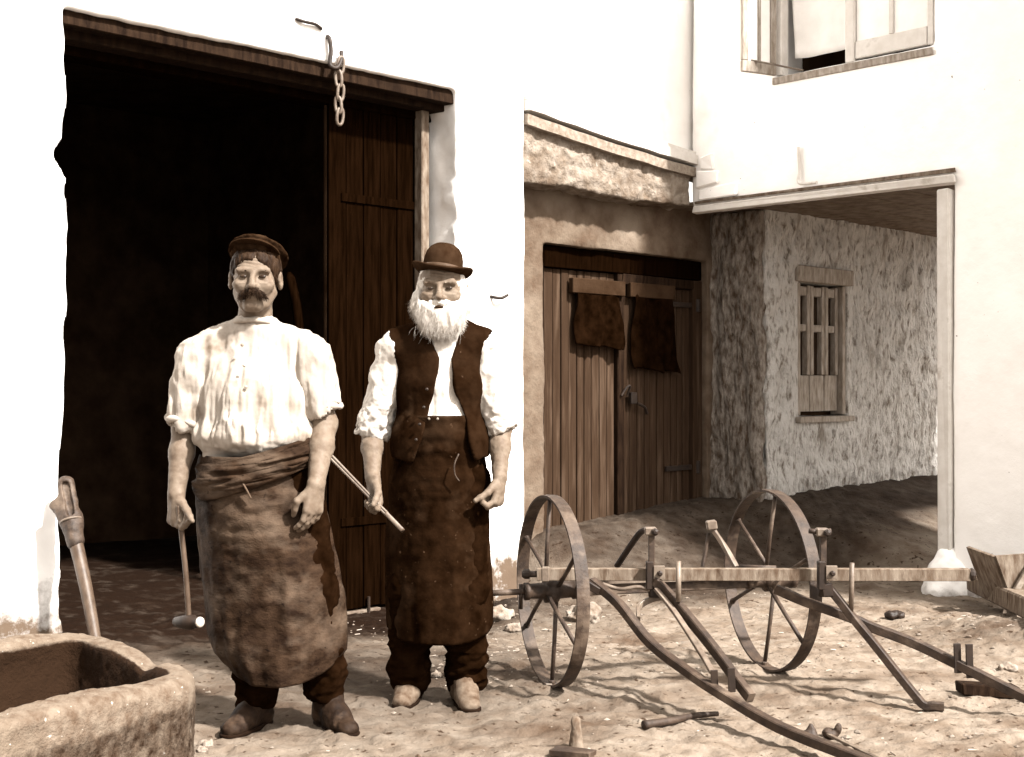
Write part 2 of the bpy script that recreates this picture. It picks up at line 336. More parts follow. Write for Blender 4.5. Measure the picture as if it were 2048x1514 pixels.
# ------------------------------------------------------------------ the yard
CTRL = np.array([(-3, 3, 0), (0, 3, 0), (3, 3, 0), (-2, 4.5, 0), (0, 4.5, 0), (2, 4.5, 0), (-.9, 5.2, 0), (.3, 5.4, 0), (1.3, 5.6, 0), (-2.24, 6.43, .0), (-1.6, 6.95, -.06), (-.985, 7.65, -.19), (-.3, 8.2, -.21),
                 (.087, 8.6, -.21), (2.86, 8.46, -.15), (2.2, 9.0, -.14), (3.6, 7.6, -.1), (2.2, 7.0, -.06), (.6, 7.2, -.12), (.5, 9.1, -.19), (1.58, 10.4, -.15), (3.0, 11.0, -.12), (4.07, 12.1, -.10),
                 (1.4, 9.3, -.16), (2.6, 9.9, -.13), (5, 10, -.1), (5, 5, 0), (-4, 8, 0), (-2, 9, -.06), (-1, 10, -.1), (8, 14, -.1)])
def ground_base(x, y):
    d = (x[..., None]-CTRL[:, 0])**2+(y[..., None]-CTRL[:, 1])**2+.02; wgt = d**-1.7
    z = (wgt*CTRL[:, 2]).sum(-1)/wgt.sum(-1)
    u_, v_ = CU*x+SU*y, SU*x-CU*y; far = sm(8.2, 8.7, u_)                     # raised strip along the outhouse and the cottage
    z = z+sm(6.0, 6.5, u_)*(.36+.05*np.clip(u_-6.5, 0, 2.5))*np.clip((-5.25+1.15*far-v_)/(1.0+.75*far), 0, 1)
    z = z+.13*np.exp(-(((x-2.55)/.45)**2+((y-6.35)/.5)**2))                 # rubbish heap on the right
    z = z+.12*np.exp(-(((x-.05)/.28)**2+((y-7.9)/.45)**2))                  # earth banked up at the foot of the pier
    return z
def ground_z(x, y):
    sh = np.shape(x); x, y = np.ravel(np.asarray(x, float)), np.ravel(np.asarray(y, float))
    P = np.stack([x, y, 0*x], 1)
    z = ground_base(x, y)+.011*fbm(P*3.5, 3, 3)+.007*fbm(P*17, 3, 5)+.004*noise(P*36, 6)
    q = noise(P*22, 9); z += .012*np.clip(q-.35, 0, 1)
    z += (.5+.5*sm(6.0, 6.6, y)*sm(1.9, 2.3, x))*.02*np.clip(fbm(P*9, 3, 21)-.2, 0, 1.5)
    return z.reshape(sh) if sh else float(z[0])
def axis(lo, hi, d0, d1, h, g):
    a = list(np.arange(d0, d1+h/2, h)); s = h
    while a[-1] < hi: s *= g; a.append(a[-1]+s)
    s = h
    while a[0] > lo: s *= g; a.insert(0, a[0]-s)
    return np.array(a)
gx, gy = axis(-60, 60, -2.0, 2.7, .0125, 1.13), axis(-40, 80, 3.9, 7.6, .0125, 1.05)
GX, GY = np.meshgrid(gx, gy, indexing='ij'); GZ = np.concatenate([ground_z(GX[i:i+40], GY[i:i+40]) for i in range(0, len(gx), 40)])
I = np.arange(GX.size).reshape(GX.shape)
gq = np.stack([I[:-1, :-1], I[1:, :-1], I[1:, 1:], I[:-1, 1:]], -1).reshape(-1, 4)
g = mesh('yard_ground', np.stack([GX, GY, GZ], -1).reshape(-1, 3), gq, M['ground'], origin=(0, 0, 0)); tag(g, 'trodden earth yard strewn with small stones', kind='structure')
uu, vv = CU*GX+SU*GY, SU*GX-CU*GY
dd = np.maximum(np.maximum(2.75-uu, uu-5.4)*.9, 0); coal_shade = np.exp(-(np.maximum(vv+5.9, 0)/1.0)**2-(dd/.75)**2)
coal_shade = np.maximum(coal_shade, .80*np.exp(-(((GX+.55)/1.0)**2+((GY-5.6)/1.25)**2)))
passage_shade = sm(-4.6, -5.3, vv)*sm(6.1, 6.5, uu)*.80; coal_shade = np.maximum(coal_shade, passage_shade)  # shade under the passage roof and before the outhouse door, painted into the ground
coal_shade = np.maximum(coal_shade, .35*np.exp(-(((GX-2.55)/.5)**2+((GY-6.35)/.5)**2)))
at = g.data.attributes.new('coal_shade', 'FLOAT', 'POINT'); at.data.foreach_set('value', coal_shade.astype(np.float32).ravel())

# ------------------------------------------------------------------ smithy
def rough(V, Q, amp, sc, seed=1, o=3, an=(1, 1, 1)):
    return V+normals(V, Q)*(amp*fbm(V*np.array(an)*sc, o, seed))[:, None]
V0 = -6.17
DL, DR, DT = 2.9, 5.50, 3.10                                        # door opening: left, right, top
sm_loc = uv(DL, V0, -.05)
smithy = thing('smithy', sm_loc, 'whitewashed smithy wall with a tall dark doorway behind the two men', 'building')
f = SDF((.2, -6.62, -.5), (6.2, -6.1, 5.0), .022)
f.rbox((.3, -6.57, -.45), (6.12, -6.17, 4.95), .018, .01)
def opening(X, Y, Z):
    P = np.stack(np.broadcast_arrays(X, Y, Z), -1).reshape(-1, 3); sh = np.broadcast_shapes(X.shape, Y.shape, Z.shape)
    nl = (fbm(P*np.array([.1, .1, 2.2]), 3, 4)*.035+np.clip(noise(P*np.array([.1, .1, 5.5]), 8)-.45, 0, 1)*.13).reshape(sh)
    nr = (fbm(P*np.array([.1, 3, 3.4]), 3, 6)*.028).reshape(sh)
    return np.maximum(np.maximum(DL-nl-X, X-(DR+nr)), Z-DT-(fbm(P*np.array([3., .1, .1]), 3, 15)*.007).reshape(sh))
f.op((2.6, -6.7, -.6), (5.8, -6.0, 3.3), opening, .012, True)
V, Q = f.mesh(); V = rough(V, Q, .010, 2.2, 2, 4); V = rough(V, Q, .0035, 14, 3, 2)
gr_ = np.maximum(sm(.50, -.10, V[:, 2])*.75, np.maximum(sm(.02, -.06, np.abs(V[:, 0]-DR)-.0)*sm(-6.19, -6.22, V[:, 1])*.85*sm(1.0, 2.2, V[:, 2])*(V[:, 2] < 3.1), .30*sm(3.05, 3.15, V[:, 2])*sm(3.6, 3.25, V[:, 2])*sm(3.2, 4.0, V[:, 0])*sm(5.6, 4.6, V[:, 0])))
set_grime(mesh('wall', UV(V), Q, M['white'], smithy), gr_)
def uvbox(name, lo, hi, m, parent, ch=.15, jit=0.0, smooth=False):
    lo, hi = np.array(lo, float), np.array(hi, float); c, e = (lo+hi)/2, (hi-lo)/2
    return MB().box(UV(c), UV([e[0], 0, 0]), UV([0, e[1], 0]), UV([0, 0, e[2]]), ch, jit).build(name, m, parent, smooth)
uvbox('lintel', (2.75, -6.30, 3.02), (5.72, -6.205, 3.16), M['beam'], smithy, .1, .006)
uvbox('lintel', (2.75, -6.43, 2.985), (5.72, -6.305, 3.16), M['beam'], smithy, .1, .006)
uvbox('lintel', (2.6, -6.60, 2.93), (5.9, -6.435, 3.16), M['sootwood'], smithy, .1, .006)
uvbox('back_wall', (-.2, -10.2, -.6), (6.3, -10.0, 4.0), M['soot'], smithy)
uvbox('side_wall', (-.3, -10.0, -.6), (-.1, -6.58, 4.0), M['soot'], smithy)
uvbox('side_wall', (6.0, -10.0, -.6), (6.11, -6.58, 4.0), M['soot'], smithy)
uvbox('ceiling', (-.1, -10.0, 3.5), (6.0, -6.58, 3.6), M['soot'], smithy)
uvbox('roof', (-.4, -10.3, 4.96), (6.11, -6.18, 5.1), M['beam'], smithy)
uvbox('door_post', (5.385, -6.45, -.22), (5.448, -6.37, 3.0), M['midwood'], smithy, .2, .002)
uvbox('door_post', (5.45, -6.52, -.22), (5.56, -6.46, 3.0), M['sootwood'], smithy, .2, .002)
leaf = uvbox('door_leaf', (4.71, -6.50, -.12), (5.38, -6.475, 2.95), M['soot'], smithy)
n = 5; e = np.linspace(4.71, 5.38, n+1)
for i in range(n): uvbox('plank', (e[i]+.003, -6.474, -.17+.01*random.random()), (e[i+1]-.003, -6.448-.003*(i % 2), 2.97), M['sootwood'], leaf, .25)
uvbox('bottom_rail', (4.45, -6.47, -.205), (5.1, -6.43, -.18), M['ironpale'], leaf, .2)
uvbox('strap_hinge', (4.8, -6.447, .35), (5.38, -6.437, .40), M['sootwood'], leaf, .2)
uvbox('strap_hinge', (4.8, -6.447, 2.35), (5.38, -6.437, 2.40), M['sootwood'], leaf, .2)
b = MB(); b.tube([uv(5.0, -6.425, -.1), uv(5.0, -6.425, -.32)], .010, 8); b.build('drop_bolt', M['irondark'], leaf)

# ------------------------------------------------------------------ lean-to with the plank door
lean = thing('lean_to', uv(6.6, -6.4, .1), 'low outhouse with rough clay gable and brown double plank door', 'building')
f = SDF((6.0, -6.8, 2.45), (8.1, -6.1, 3.2), .014)
f.op((6, -6.55, 2.5), (8.0, -6.19, 3.1), lambda X, Y, Z: np.maximum.reduce(np.broadcast_arrays(Z-(3.0-.085*(X-6.17)), 2.585+.010*np.sin(X*5)-Z, X-7.94, 6.12-X, Y+6.2, -6.5-Y)), .01)
V, Q = f.mesh(); V = rough(V, Q, .012, 7, 31, 4, (1, 1, 1.6)); V = rough(V, Q, .010, 15, 32, 3); mesh('gable', UV(V), Q, M['gable'], lean)
f = SDF((6.05, -6.75, -.1), (8.7, -6.3, 2.75), .018)
f.rbox((6.125, -6.68, -.05), (8.62, -6.40, 2.68), .015); f.rbox((6.54, -6.9, -.3), (8.42, -6.3, 2.22), .01, .01, True)
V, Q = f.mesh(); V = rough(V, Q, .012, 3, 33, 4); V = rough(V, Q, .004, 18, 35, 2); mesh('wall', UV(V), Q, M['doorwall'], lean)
def verge(z0, z1, vv0, vv1, name, m, jit=.0):
    P = [UV([u_, 0, 0]) for u_ in np.linspace(6.125, 8.1, 14)]; b = MB(); G = []
    for i, u_ in enumerate(np.linspace(6.125, 8.1, 14)):
        zz = -.085*(u_-6.17)-.012*math.sin((u_-6.1)*1.7)+random.uniform(-.004, .004)
        G.append([UV([u_, vv1, z0+zz]), UV([u_, vv0, z0+zz]), UV([u_, vv0, z1+zz]), UV([u_, vv1, z1+zz])])
    V = [q for r_ in G for q in r_]; F = [(i*4+k, i*4+(k+1) % 4, i*4+4+(k+1) % 4, i*4+4+k) for i in range(13) for k in range(4)]+[(3, 2, 1, 0), (52, 53, 54, 55)]
    return b.add(V, F).build(name, m, lean)
verge(2.965, 3.035, -6.30, -6.15, 'verge_board', M['palewood']); verge(3.06, 3.13, -6.34, -6.13, 'verge_board', M['greypaint']); verge(3.135, 3.16, -6.33, -6.15, 'roof', M['greypaint'])
door = uvbox('door', (6.55, -6.56, .12), (8.41, -6.53, 2.2), M['soot'], lean)
def plank_run(u0, u1, n, z0, z1, vf, m, parent, name='plank', slope=0.0):
    e = np.linspace(u0, u1, n+1)+np.r_[0, RNG.uniform(-.012, .012, n-1), 0]
    for i in range(n):
        a, c = e[i]+.0035, e[i+1]-.0035; zz = z0+slope*((a+c)/2-u0)
        uvbox(name, (a, vf-.026, zz), (c, vf+random.uniform(-.004, .004), z1), m, parent, .3, .0008)
plank_run(6.555, 7.40, 10, .155, 2.06, -6.497, M['plankdoor'], door, slope=.07)
plank_run(7.485, 8.30, 10, .215, 2.06, -6.492, M['plankdoor'], door, slope=.07)
uvbox('meeting_strip', (7.405, -6.52, .2), (7.48, -6.468, 2.14), M['beam'], door, .2)
uvbox('door_head', (6.545, -6.53, 2.065), (8.415, -6.455, 2.215), M['sootwood'], door, .15, .003)
uvbox('door_head', (7.45, -6.50, 1.985), (8.36, -6.458, 2.06), M['beam'], door, .15, .003)
uvbox('door_jamb', (8.305, -6.53, .3), (8.415, -6.45, 2.06), M['plankdoor'], door, .15, .002)
for z in (1.86, .56):
    h_ = uvbox('hinge', (7.98, -6.484, z-.02), (8.36, -6.466, z+.02), M['irondark'], door, .25)
    b = MB(); b.lathe([(.024, -.05), (.024, .05)], uv(8.36, -6.455, z), n=12); b.build('pin', M['irondark'], h_)
lk = MB(); lk.box(uv(7.55, -6.445, 1.12), UV([.035, 0, 0]), UV([0, .018, 0]), UV([0, 0, .045]), .3)
lk = lk.build('padlock', M['irondark'], door); b = MB(); b.tube(curve([uv(7.50, -6.46, 1.14), uv(7.5, -6.43, 1.21), uv(7.47, -6.44, 1.2), uv(7.43, -6.455, 1.14)]), .009, 8); b.build('shackle', M['irondark'], lk)
b = MB(); b.tube(curve([uv(7.6, -6.445, 1.08), uv(7.68, -6.44, 1.05), uv(7.72, -6.45, 1.0)]), .012, 8); b.build('hasp', M['irondark'], door)

def hanging(name, u0, u1, z0, z1, vf, label, slant, seed):
    root = thing(name, uv((u0+u1)/2, vf, z0), label, 'sack', None)
    n_, m_ = 40, 36; t = np.linspace(0, 1, n_)[:, None]; s_ = np.linspace(0, 1, m_)[None, :]
    Pn = np.stack(np.broadcast_arrays(s_*5, t*1.6, s_*0+seed), -1).reshape(-1, 3); fo = fbm(Pn, 3, seed).reshape(n_, m_)
    G = np.zeros((n_, m_, 3)); G[..., 0] = u0+(u1-u0)*s_+slant*t*(s_-.2)+.01*fo; G[..., 1] = vf+.022+.030*fo*(.3+t)+.02*t; G[..., 2] = z1-(z1-z0)*t*(1+.05*fo+.05*(s_-.5))
    V, F = sheet(UV(G.reshape(-1, 3)).reshape(n_, m_, 3), .008); mesh('cloth', V, F, M['darkcloth'], root)
    uvbox('rail', (u0-.05, vf-.012, z1-.03), (u1+.05, vf+.035, z1+.08), M['soot'], root, .2)
hanging('hanging_sack', 6.92, 7.40, 1.50, 1.92, -6.465, 'broad dark cloth hung on the left half of the plank door', .02, 41)
hanging('hanging_sack', 7.56, 8.0, 1.33, 1.92, -6.465, 'longer dark cloth hung on the right half of the plank door, beside the hinge', .12, 47)

# ------------------------------------------------------------------ the cottage wall inside the passage
cott = thing('cottage', uv(8.6, -5.95, .25), 'roughcast cottage wall with a small shuttered window under the archway', 'building')
f = SDF((8.4, -6.6, .0), (14.2, -5.8, 3.55), .0165)
f.rbox((8.55, -6.5, .05), (14.1, -5.91, 3.4), .03); f.rbox((8.98, -6.08, .96), (9.72, -5.8, 2.06), .012, .01, True)
V, Q = f.mesh(); N_ = normals(V, Q); A = fbm(V*np.array([11, 11, 4.6]), 3, 51); Bn = noise(V*np.array([26, 26, 12]), 57)
mk = 1-sm(.08, .02, np.maximum(np.maximum(8.94-V[:, 0], V[:, 0]-9.76), np.maximum(.9-V[:, 2], V[:, 2]-2.13)))   # smooth band round the window
V = V+N_*((.034*np.clip(A, -.8, .9)+.016*Bn+.022*np.clip(noise(V*np.array([8, 8, 6.]), 59), -.2, .8))*mk)[:, None]; V = rough(V, Q, .012, 1.6, 53, 2)
set_grime(mesh('wall', UV(V), Q, M['roughcast'], cott), sm(.85, .25, V[:, 2])*.42)
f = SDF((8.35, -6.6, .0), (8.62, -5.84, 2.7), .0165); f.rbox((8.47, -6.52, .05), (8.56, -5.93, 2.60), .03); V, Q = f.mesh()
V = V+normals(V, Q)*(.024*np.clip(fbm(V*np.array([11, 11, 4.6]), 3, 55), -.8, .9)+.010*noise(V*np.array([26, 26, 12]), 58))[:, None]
mesh('return_wall', UV(V), Q, M['shadecast'], cott)
win = uvbox('window', (8.985, -6.075, .965), (9.715, -6.05, 2.055), M['soot'], cott)
def wbox(name, a, b_, z0, z1, v0, v1, m, p): return uvbox(name, (a, v0, z0), (b_, v1, z1), m, p, .2, .001)
wbox('head', 8.93, 9.77, 2.06, 2.19, -5.95, -5.878, M['shutter'], win)
for a, c in ((8.985, 9.035), (9.665, 9.715)): wbox('jamb', a, c, .97, 2.055, -6.045, -5.925, M['shutter'], win)
wbox('sill', 8.93, 9.74, .915, .962, -6.0, -5.85, M['shutter'], win)
for a, c in ((9.04, 9.235), (9.245, 9.455), (9.465, 9.66)):
    sh_ = wbox('casement', a, c, 1.0, 1.30, -6.03, -5.975, M['shutter'], win)
    for x0, x1 in ((a, a+.045), (c-.045, c)): wbox('stile', x0, x1, 1.303, 2.04, -6.03, -5.965, M['shutter'], sh_)
    for z0, z1 in ((1.955, 2.03), (1.66, 1.72)): wbox('rail', a+.046, c-.046, z0, z1, -6.03, -5.97, M['shutter'], sh_)
    for z0, z1 in ((1.303, 1.657), (1.722, 1.952)): wbox('pane', a+.046, c-.046, z0, z1, -6.02, -6.012, M['glass'], sh_)

# ------------------------------------------------------------------ the house on the right with the archway
UH = 7.95
house = thing('house', uv(UH, -4.0, -.15), 'tall whitewashed house on the right with an upper window above an archway', 'building')
f = SDF((7.85, -6.3, -.6), (8.45, 1.6, 5.3), .024)
f.rbox((UH, -6.2, -.5), (8.35, 1.5, 5.2), .02); f.rbox((7.7, -6.6, -.9), (8.6, -4.06, 2.585), .02, .01, True); f.rbox((7.7, -5.44, 3.47), (8.6, -4.20, 4.9), .01, .01, True)
V, Q = f.mesh(); V = rough(V, Q, .009, 1.2, 61, 2); V = rough(V, Q, .0018, 13, 63, 2); set_grime(mesh('wall', UV(V), Q, M['white'], house), sm(.30, -.15, V[:, 2])*.5)
f = SDF((7.6, -4.4, -.5), (8.5, -3.6, .4), .012); f.ell((7.99, -4.10, -.14), (.20, .15, .30), .02); V, Q = f.mesh(); V = rough(V, Q, .025, 8, 65, 3)
gs = mesh('guard_stone', UV(V), Q, M['white']); set_grime(gs, sm(.05, -.2, V[:, 2])*.5); tag(gs, 'whitewashed rounded guard stone at the foot of the archway pier', 'stone')
uvbox('arch_board', (7.90, -6.15, 2.535), (7.947, -4.03, 2.585), M['greypaint'], house, .2, .004)
uvbox('arch_board', (7.925, -6.15, 2.605), (7.948, -4.03, 2.63), M['midwood'], house, .2, .003)
uvbox('arch_post', (7.93, -4.155, -.3), (8.03, -4.065, 2.50), M['greypaint'], house, .2, .004)
for i, v_ in enumerate(np.linspace(-6.65, -3.2, 20)): uvbox('ceiling_or_added_plank', (7.96 if v_ < -4.2 else 8.37, v_+.004, 2.60+.004*(i % 2)), (11.45, v_+.178, 2.63), M['ceilwood'], house, .1)  # those past the pier are unseen, added to keep sun off the cottage wall
uvbox('upper_floor', (8.36, -6.2, 2.65), (9.6, 1.5, 2.8), M['ceilwood'], house)
uvbox('roof', (7.9, -6.6, 5.21), (9.7, 1.6, 5.35), M['beam'], house)
uvbox('rear_wall', (9.45, -6.2, 2.81), (9.6, 1.5, 5.2), M['white'], house)
uvbox('wing_wall', (6.124, -6.6, 3.0), (8.3, -6.235, 5.2), M['white'], house)
uvbox('room_back', (8.9, -5.9, 2.85), (8.95, -3.9, 5.15), M['soot'], house)
# worn stones at the corner of the house above the arch
for (v0, v1, z0, z1) in ((-6.12, -5.98, 2.86, 2.97), (-6.13, -5.93, 2.735, 2.85), (-6.12, -5.75, 2.64, 2.725)):
    uvbox('corner_stone', (7.925, v0, z0), (7.99, v1, z1), M['white'], house, .3, .008)
b = MB(); b.tube(curve([uv(7.93, -5.22, 2.92), uv(7.93, -5.21, 2.75), uv(7.91, -5.2, 2.66), uv(7.90, -5.05, 2.645)]), .012, 8); b.build('drain_pipe', M['greypaint'], house)
# upper window
win = uvbox('window', (7.955, -5.47, 3.395), (8.06, -4.17, 3.455), M['greypaint'], house, .2, .003)      # sill
uvbox('sill_edge', (7.938, -5.45, 3.40), (7.954, -4.2, 3.45), M['shutter'], win, .2, .004)
uvbox('jamb', (7.965, -5.435, 3.475), (8.06, -5.39, 4.85), M['greypaint'], win, .2); uvbox('jamb', (7.965, -4.245, 3.475), (8.06, -4.205, 4.85), M['greypaint'], win, .2)
uvbox('mullion', (7.955, -4.86, 3.458), (8.05, -4.79, 4.85), M['greypaint'], win, .2)
sash = uvbox('sash', (7.965, -4.785, 3.48), (8.01, -4.25, 3.60), M['greypaint'], win, .2)
uvbox('glazing_bar', (7.968, -4.53, 3.603), (8.005, -4.50, 4.85), M['greypaint'], sash, .2)
uvbox('pane', (7.985, -4.785, 3.603), (7.99, -4.533, 4.85), M['curtain'], sash); uvbox('pane', (7.985, -4.497, 3.603), (7.99, -4.25, 4.85), M['curtain'], sash)
n_, m_ = 26, 30; t = np.linspace(0, 1, n_)[:, None]; s_ = np.linspace(0, 1, m_)[None, :]; G = np.zeros((n_, m_, 3))
G[..., 1] = -5.37+.5*s_+.10*np.exp(-((t-1)/.25)**2)*(1-s_)*.3; G[..., 2] = 4.9+(3.60-4.9)*t*(1+.012*np.sin(s_*3.1)); G[..., 0] = 8.07+.012*np.sin(s_*9)*t
V, F = sheet(UV(G.reshape(-1, 3)).reshape(n_, m_, 3), .004); mesh('blind', V, F, M['curtain'], win)
cas = MB(); hp = uv(7.95, -5.43, 0); dr = uv(-.62, -.20, 0); dr = dr/np.linalg.norm(dr)        # casement swung open towards the yard
def cbar(a0, a1, z0, z1, th=.035):
    c = hp+dr*(a0+a1)/2; c[2] = (z0+z1)/2; nrm = np.array([-dr[1], dr[0], 0]); return MB().box(c, dr*(a1-a0)/2, nrm*th/2, np.array([0, 0, (z1-z0)/2]), .2)
ca = cbar(.0, .30, 3.47, 3.55).build('open_casement', M['shutter'], win)
for a0, a1 in ((0, .05), (.25, .30), (.14, .16)): cbar(a0, a1, 3.552, 4.85).build('stile', M['shutter'], ca)
for a0, a1 in ((.052, .138), (.162, .248)): cbar(a0, a1, 3.552, 4.85, .006).build('pane', M['curtain'], ca)
b = MB(); b.tube([hp+dr*.22+np.array([0, 0, 3.56]), uv(7.96, -5.2, 3.47)], .007, 6); b.build('stay', M['ironpale'], win)

# ------------------------------------------------------------------ small iron on the walls
def link(c, ax, sd, L, wd, r):                                      # one chain link: long axis ax, wide axis sd
    c, ax, sd = (np.asarray(q, float) for q in (c, ax, sd)); P = []
    for k in range(24):
        a = 2*math.pi*k/24; P.append(c+sd*(wd/2-r)*math.copysign(abs(math.cos(a))**.8, math.cos(a))+ax*(L/2-r)*math.copysign(abs(math.sin(a))**.8, math.sin(a)))
    return MB().tube(P, r, 8, closed=True)
ch = thing('chain', uv(4.5, V0+.05, 2.76), 'short rusty chain with open links hanging over the smithy doorway', 'chain')
pts = [(3.085, .012), (3.005, -.004), (2.925, .010), (2.85, -.006), (2.785, .006)]
for i, (z, o_) in enumerate(pts):
    sd = UV([1, 0, 0]) if i % 2 == 0 else UV([.55, .83, 0])
    link(uv(4.545+o_, V0+.05, z), np.array([.08*(-1)**i, 0, 1.0]), sd, .115, .062 if i % 2 == 0 else .056, .0095).build('link', M['ironpale'], ch, True)
b = MB(); b.tube(curve([uv(4.50, V0-.03, 3.25), uv(4.495, V0+.02, 3.24), uv(4.50, V0+.032, 3.16), uv(4.49, V0+.035, 3.08), uv(4.52, V0+.06, 3.06), uv(4.555, V0+.055, 3.11), uv(4.575, V0+.03, 3.17)]), .013, 10)
tag(b.build('iron_hook', M['irondark'], None, True), 'long dark iron hook holding the chain above the doorway', 'hook')
b = MB(); b.tube(curve([uv(4.27, V0+.004, 3.31), uv(4.33, V0+.018, 3.30), uv(4.40, V0+.016, 3.30), uv(4.46, V0+.002, 3.285)]), [.004]+[.010]*(len(curve([(0, 0, 0)]*4))-2)+[.004], 8)
tag(b.build('wall_staple', M['irondark'], None, True), 'bent iron staple driven flat into the white wall left of the chain', 'staple')
b = MB(); b.tube(curve([uv(5.80, V0-.01, 1.80), uv(5.82, V0+.03, 1.79), uv(5.86, V0+.05, 1.79), uv(5.91, V0+.05, 1.81)]), .011, 8)
tag(b.build('wall_peg', M['irondark'], None, True), 'small bent iron peg in the white pier beside the bearded man', 'peg')

# tool leaning against the left jamb
tl = thing('leaning_digger', px(192, 1282, 6.0), 'long wooden shaft with slotted iron socket leaning on the left jamb', 'tool')
top, bot = px(146, 1060, 6.22), px(194, 1284, 6.02); gz = ground_z(bot[0], bot[1]); bot[2] = gz
b = MB(); b.tube(curve([bot, (top+bot)/2+np.array([.006, 0, 0]), top]), np.linspace(.026, .034, len(curve([bot, top, top+1]))), 12); b.build('shaft', M['handle'], tl, True)
f = SDF((-.2, -.08, -.05), (.2, .08, .42), .005)                    # socket: local z along the shaft
f.cone((0, 0, 0), (0, 0, .12), .042, .050, .02); f.cone((0, 0, .12), (.012, 0, .30), .048, .040, .02, sq=(1, 1.3, 1)); f.cone((.005, 0, .1), (-.06, .0, .21), .04, .026, .04, sq=(1, 1.3, 1))
f.rbox((-.004, -.12, .12), (.030, -.012, .30), .01, .008, True); V, Q = f.mesh(); V = rough(V, Q, .003, 30, 71)
dz = (top-bot)/np.linalg.norm(top-bot); dx = np.array([1., 0, 0])-dz*dz[0]; dx /= np.linalg.norm(dx); dy = np.cross(dz, dx)
mesh('socket', top-dz*.06+V[:, :1]*dx+V[:, 1:2]*dy+V[:, 2:]*dz, Q, M['iron'], tl)
b = MB(); b.tube([top-dz*.06+dz*.105+.052*(math.cos(a)*dx+math.sin(a)*dy) for a in np.linspace(0, 2*math.pi, 20, endpoint=False)], .006, 6, closed=True); b.build('ring', M['ironpale'], tl, True)

# pole standing in the dark of the doorway
b = MB(); q = px(598, 1000, 7.9); q2 = px(578, 545, 8.1); q[2] = ground_z(q[0], q[1]); b.tube(curve([q, px(600, 800, 7.95), px(596, 640, 8.05), q2]), [.03]*(len(curve([q, q, q, q2]))-1)+[.012], 8)
tag(b.build('pole', M['sootwood'], None, True), 'dim brown pole standing in the dark doorway behind the capped man', 'pole')

# ------------------------------------------------------------------ stone trough
A_, B_, C_, D_ = (-.985, 4.28), (-1.60, 4.86), (-2.52, 3.75), (-1.80, 2.75)
f = SDF((-2.75, 2.5, -.12), (-.85, 5.05, .42), .0125)
def poly(pts, rr):
    P = np.array(pts); c = P.mean(0); E = []
    for i in range(4):
        a, b_ = P[i], P[(i+1) % 4]; d = b_-a; nn = np.array([d[1], -d[0]])/np.hypot(*d)
        if nn@(a-c) < 0: nn = -nn
        E.append((nn, nn@a))
    def fn(X, Y):
        q = [nn[0]*X+nn[1]*Y-o+rr for nn, o in E]; m = np.maximum.reduce(q); s_ = sum(np.maximum(t_, 0)**2 for t_ in q)
        return np.where(m > 0, np.sqrt(s_), m)-rr
    return fn
outer = poly([A_, B_, C_, D_], .17)
def tr_out(X, Y, Z):
    t_ = np.maximum(X*0+Y*0+Z-(.285+.02*np.sin(X*4+Y*2)+.03*sm(4.3, 4.75, Y)-.03*np.exp(-((X+1.24)/.04)**2-((Y-4.44)/.09)**2)), -Z-.1); d = outer(X, Y)-.03*(Z-.1)*0
    r_ = .038; a = np.maximum(d+r_, 0); b_ = np.maximum(t_+r_, 0); return np.sqrt(a*a+b_*b_)+np.minimum(np.maximum(d, t_)+r_, 0)-r_
f.op((-2.7, 2.6, -.1), (-.9, 5, .35), tr_out, .01)
def tr_in(X, Y, Z): return np.maximum(outer(X, Y)+.112+.10*np.clip(.25-Z, 0, 1), -.05-Z)
f.op((-2.7, 2.6, 0), (-.9, 5, .5), tr_in, .03, True)
V, Q = f.mesh(); V = rough(V, Q, .010, 4.5, 81, 2); V = rough(V, Q, .0035, 40, 83, 3)
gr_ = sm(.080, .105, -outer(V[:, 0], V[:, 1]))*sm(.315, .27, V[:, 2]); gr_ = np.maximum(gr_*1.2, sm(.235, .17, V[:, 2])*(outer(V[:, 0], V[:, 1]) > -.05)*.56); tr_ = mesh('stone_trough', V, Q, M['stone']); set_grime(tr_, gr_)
tag(tr_, 'rough hollowed stone trough in the left foreground', 'trough')

